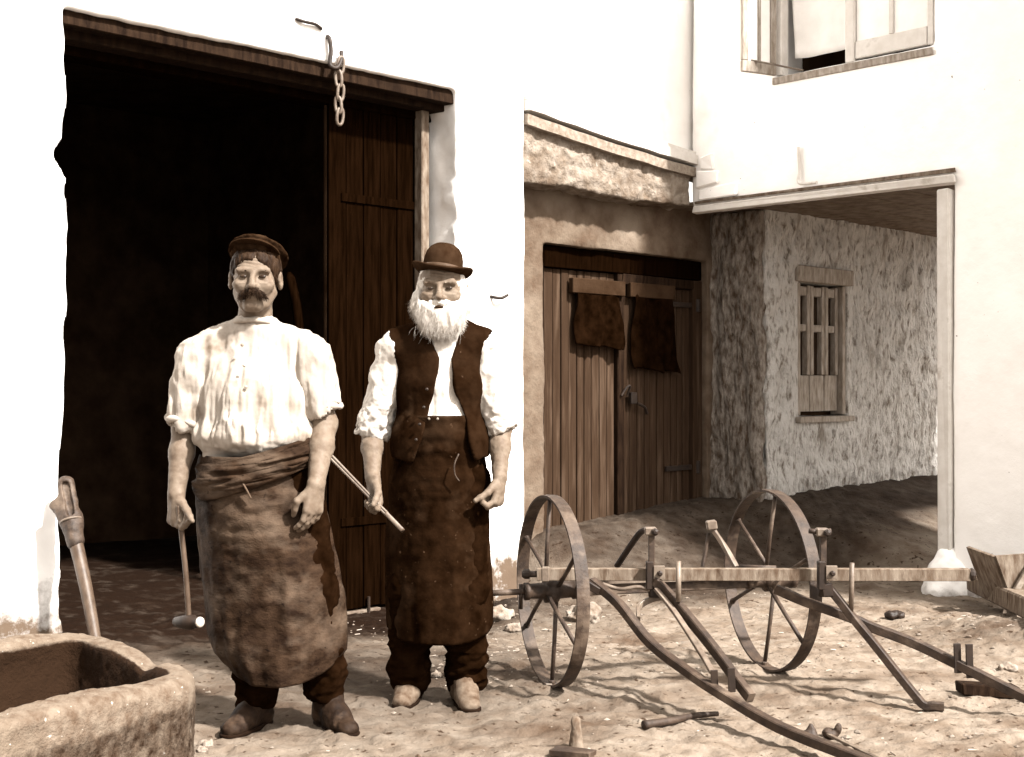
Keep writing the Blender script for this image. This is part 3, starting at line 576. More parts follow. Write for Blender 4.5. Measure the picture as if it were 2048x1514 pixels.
# ------------------------------------------------------------------ horse-drawn implement on two iron wheels
W1, W2 = np.array([.158, 5.26, .385]), np.array([1.104, 5.55, .385])
W1[2] += ground_z(.158, 5.26)-.004; W2[2] += ground_z(1.104, 5.55)-.004
ax = (W2-W1)/np.linalg.norm(W2-W1); pp = np.cross([0, 0, 1.], ax); pp /= np.linalg.norm(pp); zz = np.cross(ax, pp)
imp = thing('farm_implement', ((W1+W2)/2*np.array([1, 1, 0])), 'old two-wheeled iron farm implement with curved shafts standing in the yard', 'implement')
def wheel(c, rot, name='wheel'):
    Rr, wd, th = .385, .052, .009; b = MB(); n_ = 72
    sec = [(Rr, -wd/2), (Rr+.002, 0), (Rr, wd/2), (Rr-th, wd/2), (Rr-th, -wd/2)]; V, F = [], []
    for k in range(n_):
        a = 2*math.pi*k/n_; d = math.cos(a)*zz+math.sin(a)*pp
        V += [c+d*r_+ax*h_ for r_, h_ in sec]
    m_ = len(sec); F = [(k*m_+j, k*m_+(j+1) % m_, (k+1) % n_*m_+(j+1) % m_, (k+1) % n_*m_+j) for k in range(n_) for j in range(m_)]
    rim = b.add(V, F).build(name, M['iron'], imp)
    for k in range(6):
        a = rot+k*math.pi/3; d = math.cos(a)*zz+math.sin(a)*pp; o_ = ax*(.022 if k % 2 else -.022)
        MB().tube([c+d*.035+o_, c+d*.2+o_*.6, c+d*.379], [.0095, .0088, .0088], 8).build('spoke', M['iron'], rim, True)
        MB().lathe([(.004, -.004), (.013, -.003), (.013, .005), (.007, .010)], c+d*.370, -d, 8).build('rivet', M['iron'], rim)
    MB().lathe([(.026, -.115), (.036, -.112), (.036, -.095), (.030, -.092), (.033, -.03), (.050, -.025), (.050, .025), (.036, .03), (.033, .09), (.040, .093), (.040, .115), (.026, .118)], c, ax, 20).build('hub', M['iron'], rim, True)
wheel(W1, .03); wheel(W2, -.13)
def part(name, m, fn, smooth=False): b = MB(); fn(b); return b.build(name, m, imp, smooth)
part('axle', M['iron'], lambda b: b.bar(W1+ax*.1+[0, 0, -.005], W2-ax*.1+[0, 0, -.005], .04, .045))
part('axle_end', M['iron'], lambda b: b.tube([W1-ax*.27, W1-ax*.1], .0125, 10), True)
part('axle_end', M['iron'], lambda b: b.tube([W2+ax*.1, W2+ax*.19], .0125, 10), True)
part('linch_pin', M['irondark'], lambda b: b.tube([W1-ax*.128+[0, 0, .03], W1-ax*.128+[0, 0, -.07]], .008, 8), True)
part('stay', M['ironpale'], lambda b: b.bar(W1+ax*.2+[.0, -.035, .032], W2-ax*.05+[0, -.05, .025], .012, .022))
B0, B1 = np.array([.10, 5.20, .462]), np.array([1.79, 5.075, .478])
bm = part('beam', M['midwood'], lambda b: b.bar(B0, B1, .036, .048, ch=.12))
def sub(parent, name, m, fn, smooth=False): b = MB(); fn(b); return b.build(name, m, parent, smooth)
def onb(t): return B0+(B1-B0)*t
bd = (B1-B0)/np.linalg.norm(B1-B0)
sub(bm, 'end_bolt', M['irondark'], lambda b: b.lathe([(.012, -.06), (.02, -.05), (.02, -.03), (.013, -.028), (.013, .01)], B0, bd, 10))
sub(bm, 'end_strap', M['ironpale'], lambda b: b.bar(B0+bd*.02, B0+bd*.05, .042, .056))
sub(bm, 'end_bolt', M['irondark'], lambda b: b.lathe([(.024, .0), (.026, .01), (.02, .02)], B1, bd, 12))
# shafts and tines
def shaft(name, ctrl, m, sec, n=40, up=(0, 0, 1)):
    P = curve([px(*q) for q in ctrl], n); gz = np.array([ground_z(p_[0], p_[1]) for p_ in P]); P[:, 2] = np.maximum(P[:, 2], gz+sec[1]/2+.004)
    return part(name, m, lambda b: b.tube(P, 1.0, flat=sec, up=up)), P
shA, PA = shaft('shaft', [(1183, 1162, 5.16), (1237, 1207, 5.08), (1300, 1285, 4.95), (1375, 1343, 4.8), (1440, 1386, 4.65), (1560, 1455, 4.4), (1720, 1518, 4.1), (1900, 1590, 3.8)], M['iron'], (.036, .034))
shB, PB = shaft('tine', [(1308, 1160, 5.12), (1345, 1198, 5.07), (1420, 1288, 4.86), (1480, 1368, 4.68), (1502, 1396, 4.62)], M['iron'], (.030, .040))
part('tine_strap', M['ironpale'], lambda b: b.tube(curve([px(1312, 1178, 5.10), px(1352, 1228, 5.0), px(1405, 1310, 4.80), px(1425, 1345, 4.72)]), 1.0, flat=(.022, .014)))
shC, PC = shaft('shaft', [(1552, 1178, 5.18), (1610, 1203, 5.13), (1700, 1235, 5.08), (1745, 1255, 5.05), (1830, 1287, 4.98), (1925, 1333, 4.88), (2048, 1394, 4.75), (2300, 1515, 4.45)], M['iron'], (.036, .036))
shD, PD = shaft('tine', [(1652, 1168, 5.07), (1700, 1228, 5.03), (1742, 1280, 4.98), (1828, 1388, 4.90), (1852, 1412, 4.88), (1888, 1420, 4.86)], M['iron'], (.032, .030))
part('brace', M['ironpale'], lambda b: b.tube(curve([px(1345, 1192, 5.10), px(1305, 1198, 5.14), px(1278, 1214, 5.12), px(1277, 1238, 5.05)]), 1.0, flat=(.014, .024)))
part('brace_end', M['irondark'], lambda b: b.bar(px(1165, 1160, 5.15), px(1200, 1182, 5.13), .05, .03))
for P_, ks in ((PA, ((1428, 1340, 1386, 4.69), (1462, 1336, 1384, 4.66))), (PC, ((1914, 1287, 1346, 4.88), (1938, 1288, 1356, 4.86)))):
    for x_, y0, y1, Yq in ks:
        part('ear_plate', M['irondark'], lambda b: b.bar(px(x_, y0, Yq), px(x_+2, y1, Yq), .026, .010, up=(0, 1, 0)))
# posts, levers, clamps
def post(x_, Yq, ytop, ybot, knob):
    a, c = px(x_, ybot, Yq), px(x_, ytop, Yq); p_ = part('post', M['iron'], lambda b: b.bar(a, c, .024, .020, up=(0, 1, 0)))
    sub(p_, 'post_head', M['ironpale'], lambda b: b.box(c+[-.004, 0, .0], [.024, 0, 0], [0, .018, 0], [0, 0, .016], .3))
    sub(p_, 'nut', M['irondark'], lambda b: b.lathe([(.014, -.012), (.016, 0), (.014, .014), (.006, .02)], c+[.012, -.018, -.002], (0, -1, 0), 6))
    sub(p_, 'clamp', M['irondark'], lambda b: b.box(px(x_-4, 1150, Yq)+[0, -.004, 0], [.014, 0, 0], [0, .018, 0], [0, 0, .055], .2))
    sub(p_, 'clamp_plate', M['ironpale'], lambda b: b.box(px(x_+14, 1143, Yq)+[0, -.022, 0], [.022, 0, 0], [0, .006, 0], [0, 0, .026], .25))
    sub(p_, 'clamp_nut', M['irondark'], lambda b: b.lathe([(.011, -.004), (.011, .012), (.006, .016)], px(x_+15, 1143, Yq)+[0, -.028, -.003], (0, -1, 0), 6))
    sub(p_, 'clamp_foot', M['irondark'], lambda b: b.box(px(x_+6, 1181, Yq)+[0, 0, 0], [.024, 0, 0], [0, .02, 0], [0, 0, .026], .3, .003))
    for q in knob: sub(p_, 'bolt_end', M['iron'], lambda b: b.tube([c+np.array(q)*.3, c+np.array(q)], .010, 8), True)
post(1303, 5.13, 1062, 1176, ())
post(1646, 5.055, 1064, 1176, ((-.055, 0, .004), (.03, -.01, .006)))
part('lever', M['irondark'], lambda b: b.tube(curve([px(1298, 1060, 5.15), px(1282, 1064, 5.2), px(1262, 1090, 5.28), px(1234, 1132, 5.38)]), .013, 10), True)
lv = part('lever', M['ironpale'], lambda b: b.tube(curve([px(1428, 1062, 5.36), px(1450, 1095, 5.34), px(1472, 1134, 5.30)]), 1.0, flat=(.026, .018)))
sub(lv, 'nut', M['ironpale'], lambda b: b.box(px(1423, 1050, 5.36), [.021, 0, .003], [0, .02, 0], [-.003, 0, .019], .25))
sub(lv, 'stem', M['iron'], lambda b: b.tube([px(1418, 1066, 5.38), px(1405, 1134, 5.36)], .008, 8))
part('peg', M['ironpale'], lambda b: b.tube([px(1357, 1122, 5.04), px(1357, 1204, 5.02)], .0105, 8), True)
part('peg', M['ironpale'], lambda b: b.tube([px(1704, 1126, 5.01), px(1702, 1222, 5.03)], .0100, 8), True)
part('lever_rod', M['iron'], lambda b: b.tube([px(1480, 1134, 5.25), px(1552, 1136, 5.2)], .010, 8), True)
part('chain_bar', M['ironpale'], lambda b: b.tube(curve([px(1205, 1168, 5.16), px(1240, 1178, 5.14), px(1275, 1174, 5.13), px(1300, 1180, 5.12)]), .008, 8), True)

# ------------------------------------------------------------------ things lying about
def lay(name, a, c, wd, ht, m, label, cat, Ya=None, group=None, jit=.002, lift=0.0):
    def gp(x_, y_):                                                 # pixel -> point on the ground
        Yq = H*FPX/(y_-HOR)
        for _ in range(6): Yq = (H-ground_z((x_-1024)/FPX*Yq, Yq))*FPX/(y_-HOR)
        return np.array([(x_-1024)/FPX*Yq, Yq, ground_z((x_-1024)/FPX*Yq, Yq)])
    P0, P1 = gp(*a), gp(*c); n_ = 9; P = np.array([P0+(P1-P0)*t for t in np.linspace(0, 1, n_)])
    P[:, 2] = max(max(ground_z(q[0], q[1])-(q[2]) for q in P), 0)+P[:, 2]+ht/2-.004+lift
    return tag(MB().bar(P[0], P[-1], wd, ht, ch=.18, jit=jit).build(name, m), label, cat, group)
def gpt(x_, y_):
    Yq = H*FPX/(y_-HOR)
    for _ in range(6): Yq = (H-ground_z((x_-1024)/FPX*Yq, Yq))*FPX/(y_-HOR)
    return np.array([(x_-1024)/FPX*Yq, Yq, ground_z((x_-1024)/FPX*Yq, Yq)])
P = curve([gpt(1288, 1462)+[0, 0, .018], gpt(1340, 1452)+[0, 0, .018], gpt(1390, 1441)+[0, 0, .018], gpt(1436, 1436)+[0, 0, .016]])
tag(MB().tube(P, np.linspace(.017, .009, len(P)), 10).build('iron_rod', M['iron'], None, True), 'short tapered iron rod lying on the ground in front of the wheels', 'rod')
q = gpt(1155, 1496); f = SDF((-.06, -.05, -.04), (.06, .05, .14), .004); f.cone((0, 0, -.02), (-.006, 0, .085), .026, .017, .01); V, Q = f.mesh(); V = rough(V, Q, .004, 30, 91)
tag(mesh('wooden_peg', V+q, Q, M['midwood']), 'stubby wooden peg sticking out of the ground at the bottom edge', 'peg')
lay('iron_plate', (1108, 1512), (1186, 1508), .06, .022, M['iron'], 'small dark iron plate lying below the stubby peg', 'plate')
lay('iron_strip', (1655, 1478), (1790, 1545), .014, .012, M['ironpale'], 'thin iron strip lying along the near shaft', 'strip')
f = SDF((-.12, -.08, -.03), (.12, .08, .08), .004)
for c_, r_ in (((-.05, 0, .012), (.03, .025, .022)), ((-.045, 0, .035), (.012, .012, .018)), ((.02, .01, .012), (.028, .02, .018)), ((.05, 0, .03), (.014, .012, .024))): f.ell(c_, r_, .012)
V, Q = f.mesh(); V = rough(V, Q, .006, 30, 93); tag(mesh('iron_scrap', V+gpt(1648, 1476), Q, M['iron']), 'lump of scrap iron at the end of the thin strip', 'scrap')
lay('wood_block', (1918, 1388), (2030, 1392), .09, .045, M['beam'], 'dark flat block of wood under the right hand shaft', 'block')
q = px(1808, 1107, 9.0); q2 = px(1892, 1110, 9.0); q[2] = q2[2] = max(ground_z(q[0], q[1]), ground_z(q2[0], q2[1]), ground_z((q[0]+q2[0])/2, 9.0))+.012
tag(MB().bar(q, q2, .08, .018, ch=.2, jit=.003).build('pale_board', M['palewood']), 'narrow pale board lying in the shade of the archway', 'board')
lay('squared_timber', (1955, 1204), (2140, 1305), .13, .11, M['midwood'], 'heavy squared timber lying at the right edge by the house', 'timber', jit=.006)
# tilted wooden hopper at the right edge
hp_ = gpt(2040, 1208); hp_ = np.array([2.88, 7.25, ground_z(2.88, 7.25)]); hop = thing('wooden_hopper', hp_, 'tapering wooden hopper with a diagonal brace at the right edge', 'hopper')
def hpt(x_, y_, Yq): return px(x_, y_, Yq)
for nm, Yq in (('front_board', 7.10), ('back_board', 7.55)):
    a, b_, c_, d_ = hpt(1992, 1112, Yq), hpt(2160, 1100, Yq), hpt(2130, 1222, Yq), hpt(2032, 1222, Yq); o_ = np.array([0, .025, 0])
    MB().add([a, b_, c_, d_, a+o_, b_+o_, c_+o_, d_+o_], [(3, 2, 1, 0), (4, 5, 6, 7), (0, 1, 5, 4), (1, 2, 6, 5), (2, 3, 7, 6), (3, 0, 4, 7)]).build(nm, M['midwood'], hop)
for p_, q_ in (((1992, 1112), (2032, 1222)), ((2160, 1100), (2130, 1222))):
    a, b_ = hpt(*p_, 7.1), hpt(*q_, 7.1); MB().bar((a+b_)/2+[0, .03, 0], (a+b_)/2+[0, .445, 0], .02, np.linalg.norm(a-b_)*.98, up=a-b_).build('side_board', M['midwood'], hop)
MB().bar(hpt(2062, 1128, 7.075), hpt(2012, 1215, 7.075), .03, .03).build('brace', M['palewood'], hop)
# single stones
def stone(x_, y_, r_, m, label, seed, cat='stone', group=None):
    q = gpt(x_, y_); f = SDF((-r_*1.6,)*3, (r_*1.6,)*3, r_/9); f.ell((0, 0, 0), (r_*1.1, r_*.8, r_*.62), .01); V, Q = f.mesh(); V = rough(V, Q, r_*.28, 1.6/r_, seed, 3)
    tag(mesh('stone', V+q+[0, 0, r_*.3], Q, m), label, cat, group)
stone(1790, 1238, .045, M['irondark'], 'dark round stone on the ground between house and implement', 101)
stone(1000, 1236, .075, M['rubble'], 'pale stone at the foot of the white pier', 103)
stone(1165, 1245, .10, M['rubble'], 'broad pale stone lying behind the left wheel', 105)
stone(1028, 1262, .05, M['rubble'], 'smaller stone beside the left wheel, below the pier', 107)
stone(2016, 1338, .035, M['rubble'], 'white lump of mortar beside the right hand shaft', 109, 'mortar')
stone(872, 1354, .024, M['rubble'], 'small pale chip of stone between the bearded man\'s shoes', 111)
stone(414, 1492, .025, M['rubble'], 'white stone chip at the corner of the trough', 113)
stone(405, 1503, .018, M['rubble'], 'tiny stone chip on the ground right under the trough corner', 115)
# uncountable: pebbles and clods, straw and shavings
def scatter(name, n_, fn, m, label, cat):
    VV, FF, b_ = [], [], 0
    X = RNG.uniform(-1.3, 3.0, n_*3); Y = RNG.uniform(4.0, 8.6, n_*3); keep = RNG.random(n_*3) < np.clip(.25+.35*fbm(np.stack([X*1.6, Y*1.6, 0*X], 1), 2, 121)+.8*np.exp(-((X-2.5)/.6)**2-((Y-6.4)/.6)**2)+.7*np.exp(-((X+.0)/.5)**2-((Y-7.3)/.9)**2), 0, 1)
    X, Y = X[keep][:n_], Y[keep][:n_]; Z = ground_z(X, Y)
    for i in range(len(X)):
        v, f_ = fn(i); VV.append(v+np.array([X[i], Y[i], Z[i]])); FF.append(f_+b_); b_ += len(v)
    o = mesh(name, np.vstack(VV), np.vstack(FF), m, smooth=False, origin=(0, 0, 0)); return tag(o, label, cat, kind='stuff')
OCT = np.array([(1, 0, 0), (0, 1, 0), (-1, 0, 0), (0, -1, 0), (0, 0, 1), (0, 0, -1.)]); OF = np.array([(0, 1, 4), (1, 2, 4), (2, 3, 4), (3, 0, 4), (1, 0, 5), (2, 1, 5), (3, 2, 5), (0, 3, 5)])
def peb(i):
    r_ = .0045+.011*RNG.random()**4; a = RNG.random()*6.3; v = OCT*np.array([1.3, 1, .6])*r_*RNG.uniform(.7, 1.3, (6, 3)); c, s_ = math.cos(a), math.sin(a)
    return v@np.array([[c, s_, 0], [-s_, c, 0], [0, 0, 1]])+[0, 0, r_*.15], OF
def strw(i):
    L, a, t_ = RNG.uniform(.01, .04), RNG.random()*6.3, .0018; d = np.array([math.cos(a), math.sin(a), RNG.uniform(-.1, .15)])*L/2; s_ = np.array([-math.sin(a), math.cos(a), 0])*t_; u_ = np.array([0, 0, .007])
    return np.array([-d-s_, -d+s_, d+s_, d-s_, -d+[0, 0, t_*2], d+[0, 0, t_*2]])+u_, np.array([(0, 3, 5), (0, 5, 4), (3, 2, 5), (2, 1, 4), (2, 4, 5), (1, 0, 4)])
scatter('pebbles', 1500, peb, M['pebble'], 'loose pebbles and clods scattered over the yard', 'pebbles')
scatter('straw', 260, strw, M['straw'], 'scattered straw and shavings on the yard', 'straw')

# ------------------------------------------------------------------ the two men
def unit(v): v = np.asarray(v, float); return v/np.linalg.norm(v)
def rotv(v, k, a):                                                  # turn v about k
    k = unit(k); return v*math.cos(a)+np.cross(k, v)*math.sin(a)+k*(k@v)*(1-math.cos(a))
def hand(f, wr, fd, pn, th, curl, thumb=(.5, .6), s=1.0):
    """wrist point, finger direction, palm normal, thumb-side direction; curl = three joint angles"""
    fd = unit(fd); pn = unit(pn-fd*(np.asarray(pn)@fd)); th = unit(th-fd*(np.asarray(th)@fd)); K = []
    for i, o_ in enumerate((.031, .0105, -.010, -.029)):
        k_ = wr+(fd*(.092-.004*abs(i-1))+th*o_)*s; K.append(k_); f.cone(wr+th*o_*.55*s, k_, .0165*s, .0135*s, .014)
    f.cone(wr+fd*.03*s+th*.01*s, wr+fd*.075*s, .020*s, .018*s, .012)
    turn = np.cross(fd, pn)
    for i, L in enumerate((.074, .083, .077, .061)):
        p_, d, a = K[i], fd, 0.0
        for j, sh in enumerate((.45, .31, .24)):
            a += curl[j]*(1+.08*(i-1)); d = rotv(fd, turn, a)+th*(.10*(1.5-i))*.25; q = p_+unit(d)*L*sh*s; f.cone(p_, q, (.0105-.0012*j)*s, (.0098-.0014*j)*s, .0035); p_ = q
    p_ = wr+(fd*.028+th*.027+pn*.006)*s; q = p_+unit(fd*.65+th*thumb[0]+pn*.35)*.045*s; f.cone(p_, q, .0155*s, .0125*s, .01); r_ = q+unit(fd*.75+pn*thumb[1]-th*.15)*.032*s; f.cone(q, r_, .0122*s, .0105*s, .005); f.cone(r_, r_+unit(fd*.7+pn*thumb[1]-th*.3)*.022*s, .0105*s, .0085*s, .004)
def head(f, c, s=1.0, yaw=0.0, wx=1.0):
    cy, sy = math.cos(yaw), math.sin(yaw)
    def P(x, y, z): x = x*wx; return c+np.array([x*cy-y*sy, x*sy+y*cy, z])*s
    rot = [[cy, sy, 0], [-sy, cy, 0], [0, 0, 1]]
    f.ell(P(0, .012, .035), np.array([.077*wx, .097, .088])*s, .02, rot=rot); f.ell(P(0, -.028, -.04), np.array([.056*wx, .066, .075])*s, .03, rot=rot)
    f.cone(P(-.012, -.074, -.096), P(.012, -.074, -.096), .0205*s, None, .025)
    for q in (-1, 1):
        f.ell(P(q*.041, -.062, -.022), np.array([.026*wx, .026, .024])*s, .025, rot=rot); f.cone(P(q*.052, -.005, -.045), P(q*.034, -.045, -.086), .021*s, .018*s, .02)
    f.cone(P(-.043, -.080, .025), P(.043, -.080, .025), .0145*s, None, .012)
    for q in (-1, 1): f.ell(P(q*.031, -.101, .004), np.array([.022*wx, .021, .0145])*s, .012, True, rot)
    for q in (-1, 1):
        f.ell(P(q*.031, -.074, .002), np.array([.0165*wx, .0125, .0115])*s, .006, rot=rot)
        f.cone(P(q*.021, -.108, -.030), P(q*.036, -.094, -.060), .0042*s, .004*s, .006, True)
    f.cone(P(0, -.088, .018), P(0, -.114, -.026), .0085*s, .0125*s, .012); f.ell(P(0, -.1155, -.029), np.array([.0135*wx, .012, .011])*s, .008, rot=rot)
    for q in (-1, 1): f.ell(P(q*.0135, -.1, -.032), np.array([.009*wx, .011, .009])*s, .007, rot=rot)
    f.ell(P(0, -.094, -.058), np.array([.025*wx, .010, .008])*s, .01, rot=rot); f.ell(P(0, -.09, -.071), np.array([.022*wx, .010, .008])*s, .01, rot=rot)
    for q in (-1, 1):
        f.ell(P(q*.081, .012, -.002), np.array([.010*wx, .020, .033])*s, .008, rot=rot); f.ell(P(q*.089, .004, -.0), np.array([.006*wx, .010, .018])*s, .006, True, rot)
    return P
def clip(V, Q, keep):                                               # drop faces with any vertex outside keep
    ok = keep[Q].all(1); Q = Q[ok]; u_, inv = np.unique(Q, return_inverse=True); return V[u_], inv.reshape(-1, 4)
def strands(root_pts, dirs, L, w0, droop, jit, seg=3):
    """tapered hair ribbons with a triangular section, joined"""
    n_ = len(root_pts); rg = RNG; V = []; F = []; b_ = 0
    for i in range(n_):
        d = unit(dirs[i]+rg.normal(0, jit, 3)); p_ = root_pts[i]; l = L*rg.uniform(.6, 1.15)/seg; s_ = unit(np.cross(d, [.3, .9, .2])); t_ = np.cross(s_, d)
        for k in range(seg+1):
            w_ = w0*(1-.75*k/seg); V += [p_+s_*w_, p_-s_*w_*.5+t_*w_*.8, p_-s_*w_*.5-t_*w_*.8]
            d = unit(d+np.array([0, 0, -droop])+rg.normal(0, jit*.35, 3)); p_ = p_+d*l
        for k in range(seg):
            for j in range(3): a = b_+k*3+j; c_ = b_+k*3+(j+1) % 3; F.append((a, c_, c_+3, a+3))
        b_ += 3*(seg+1)
    return np.array(V), np.array(F)
def surf_pick(V, Q, n_, w_=None):
    C = V[Q].mean(1); N_ = normals(V, Q)[Q].mean(1); i = RNG.choice(len(C), n_, p=None if w_ is None else w_(C)/w_(C).sum()); return C[i], N_[i]
def shoe(heel, toe, hgt, r_=.042, shaft=None, res=.005):
    heel, toe = np.asarray(heel, float), np.asarray(toe, float); d = toe-heel; L = np.hypot(*d); d /= L
    lo = np.minimum(heel, toe)-.09; hi = np.maximum(heel, toe)+.09; f = SDF((*lo, -.02), (*hi, hgt+.06), res)
    P = lambda t_, z_: np.array([*(heel+d*L*t_), z_])
    f.cone(P(.10, .045), P(.2, hgt), .047, .052, .02); f.cone(P(.06, .038), P(.5, .045), .040, .041, .02); f.cone(P(.45, .04), P(.86, .026), .046, .040, .02, sq=(1, 1, 1.25)); f.cone(P(.25, .085), P(.62, .05), .046, .038, .025)
    f.op((*lo, -.05), (*hi, .012), lambda X, Y, Z: X*0+Y*0+Z-.012, .004, True); V, Q = f.mesh()
    g_ = SDF((*lo, -.02), (*hi, .05), res); g_.cone(P(.06, .012), P(.5, .012), .041, .040, .01); g_.cone(P(.45, .012), P(.87, .012), .047, .043, .015)
    g_.op((*lo, -.05), (*hi, .001), lambda X, Y, Z: X*0+Y*0+Z, .002, True); g_.op((*lo, .016), (*hi, .09), lambda X, Y, Z: .0165-Z+X*0+Y*0, .002, True); V2, Q2 = g_.mesh()
    return V, Q, V2, Q2
def folds(V, Q, amp, sc, seed, mask=1.0, o=3):
    r_ = fbm(V*np.array(sc), o, seed); r_ = 1-2*np.abs(r_)
    return V+normals(V, Q)*(amp*r_*mask)[:, None]
def add(name, V, Q, m, root, O): return mesh(name, np.asarray(V)+O, Q, m, root)

def wrinkle(V, Q, c, amp=.0016):                                     # lines across the forehead, bags under the eyes
    d = V-c; fr = sm(-.05, -.08, d[:, 1])*sm(.03, .04, d[:, 2])*sm(.085, .07, d[:, 2]); bg_ = sm(-.05, -.07, d[:, 1])*sm(-.003, -.008, d[:, 2])*sm(-.035, -.02, d[:, 2])
    w_ = np.sin((d[:, 2]+.004*np.sin(d[:, 0]*60))*2*math.pi/.013); w2 = noise(d*np.array([60, 60, 160]), 301)
    return V+normals(V, Q)*(amp*fr*w_+amp*1.2*bg_*w2)[:, None]
# ---- man in the cap
s1 = FPX/4.62
def L1(x, y, d=0.0): return np.array([(x-540)/s1, d, (1456-y)/s1])
O1 = np.array([(540-1024)/s1, 4.62, 0.0]); O1[2] = ground_z(O1[0], O1[1])-.004
p1 = thing('person', O1, 'man in a cap, white smock and leather apron, holding a hammer', 'person')
hc = L1(511, 558, -.005)
f = SDF((-.46, -.30, .0), (.36, .22, 1.80), .004)
P1 = head(f, hc, 1.02, .10, 1.05)
f.cone(hc+[0, .015, -.07], L1(505, 668, .03), .056, .066, .025)
f.ell(L1(505, 800, .03), (.15, .085, .17), .04); f.ell(L1(515, 930, .02), (.14, .10, .18), .05); f.cone(L1(405, 735, .025), L1(608, 735, .025), .045, None, .04)
for sx, kn, an in (((480, 960), (495, 1190), (508, 1400)), ((580, 960), (625, 1190), (648, 1400))): pass
legs1 = (((482, 960), (492, 1180), (507, 1395)), ((580, 960), (622, 1180), (646, 1390)))
for a, b_, c_ in legs1: f.cone(L1(*a, .02), L1(*b_, -.01), .075, .055, .03); f.cone(L1(*b_, -.01), L1(*c_, .03), .052, .035, .02)
wl1, wr1 = L1(361, 985, -.06), L1(643, 962, -.13)
for sh, el, wr_ in (((398, 735, .02), (366, 852, .03), wl1), ((612, 735, .02), (648, 845, .01), wr1)):
    f.cone(L1(*sh), L1(*el), .056, .045, .03); mid = L1(*el)*.62+wr_*.38; f.cone(L1(*el), mid, .044, .043, .02); f.cone(mid, wr_, .043, .029, .02)
hand(f, wl1, (.04, -.18, -1), (.65, -.75, .0), (.75, -.65, 0), (.95, 1.25, .8), (.35, 1.0), 1.05)
hand(f, wr1, (-.10, -.10, -1), (-.75, .55, 0), (-.6, -.8, 0), (.32, .42, .3), (.55, .35), 1.05)
V, Q = f.mesh(); V = rough(V, Q, .0012, 60, 141, 2); V = wrinkle(V, Q, hc); add('body', V, Q, M['skin'], p1, O1)
for q in (-1, 1):
    e = SDF((-.02,)*3, (.02,)*3, .0025); e.ell((0, 0, 0), (.0135, .007, .0050), .002); V, Q = e.mesh(); add('eye', V+P1(q*.031, -.0862, .0050), Q, M['eye'], p1, O1)
    e = SDF((-.04,)*3, (.04,)*3, .003); e.cone((-.016, 0, -.001), (.016, .004*1, .001), .0037, None, .004); V, Q = e.mesh(); V = rough(V, Q, .002, 90, 143); add('eyebrow', V+P1(q*.032, -.092, .0245), Q, M['hair'], p1, O1)
e = SDF((-.07, -.05, -.05), (.07, .05, .05), .0035)
for q in (-1, 1): e.cone((0, 0, .004), (q*.030, .008, -.006), .0105, .0105, .01); e.cone((q*.030, .008, -.006), (q*.047, .018, -.022), .0095, .004, .008)
V, Q = e.mesh(); V = folds(V, Q, .0025, (90, 30, 30), 145); mo = add('moustache', V+P1(0, -.108, -.050), Q, M['hair'], p1, O1)
C, Nn = surf_pick(V, Q, 700); SV, SF = strands(C, Nn*.35+np.stack([np.sign(C[:, 0])*.6, 0*C[:, 0]-.2, 0*C[:, 0]-.8], 1), .018, .0006, .15, .3); mesh('hair_tuft', SV+P1(0, -.108, -.050)+O1, SF, M['hair'], mo)
# hair under the cap
e = SDF((-.13, -.14, -.06), (.13, .14, .16), .004); e.ell((0, .017, .036), (.0845, .100, .092), .01); e.op((-.2, -.2, -.2), (.2, .2, .2), lambda X, Y, Z: (Z+Y*1.0+.016+X*0+.10*np.abs(X))*.7, .01, True)
V, Q = e.mesh(); V = folds(V, Q, .004, (60, 40, 20), 147); add('hair', V*np.array([1.04, 1.07, 1.07])+hc, Q, M['hair'], p1, O1)
# cap, pushed back
e = SDF((-.15, -.16, -.06), (.15, .16, .10), .004); e.ell((0, .012, .028), (.108, .112, .019), .008); e.ell((0, .0, -.004), (.0905, .104, .040), .01); e.cone((-.06, -.078, -.008), (.06, -.078, -.008), .010, None, .01)
V, Q = e.mesh(); V = folds(V, Q, .003, (18, 18, 40), 149); a = R(-34); Rx = np.array([[1, 0, 0], [0, math.cos(a), -math.sin(a)], [0, math.sin(a), math.cos(a)]]); V = V@Rx.T; RX_ = Rx; a = R(5); Ry = np.array([[math.cos(a), 0, math.sin(a)], [0, 1, 0], [-math.sin(a), 0, math.cos(a)]]); V = V@Ry.T
cp = add('cap', V+L1(510, 515, .024), Q, M['cap'], p1, O1)
n_, m_ = 10, 30; aa = np.linspace(-1.15, 1.15, m_)[None, :]; tt = np.linspace(0, 1, n_)[:, None]; ww = .038*np.cos(aa*1.25)**.7
G = np.stack([(.088+ww*tt)*np.sin(aa), -(.100+ww*tt)*np.cos(aa)+.0*tt, -.012-.010*tt*np.cos(aa)+.012*np.sin(aa)**2], -1).reshape(-1, 3); G = (G@RX_.T)@Ry.T
V, F = sheet(G.reshape(n_, m_, 3)+L1(510, 515, .024), .004); mesh('peak', V+O1, F, M['felt'], cp)
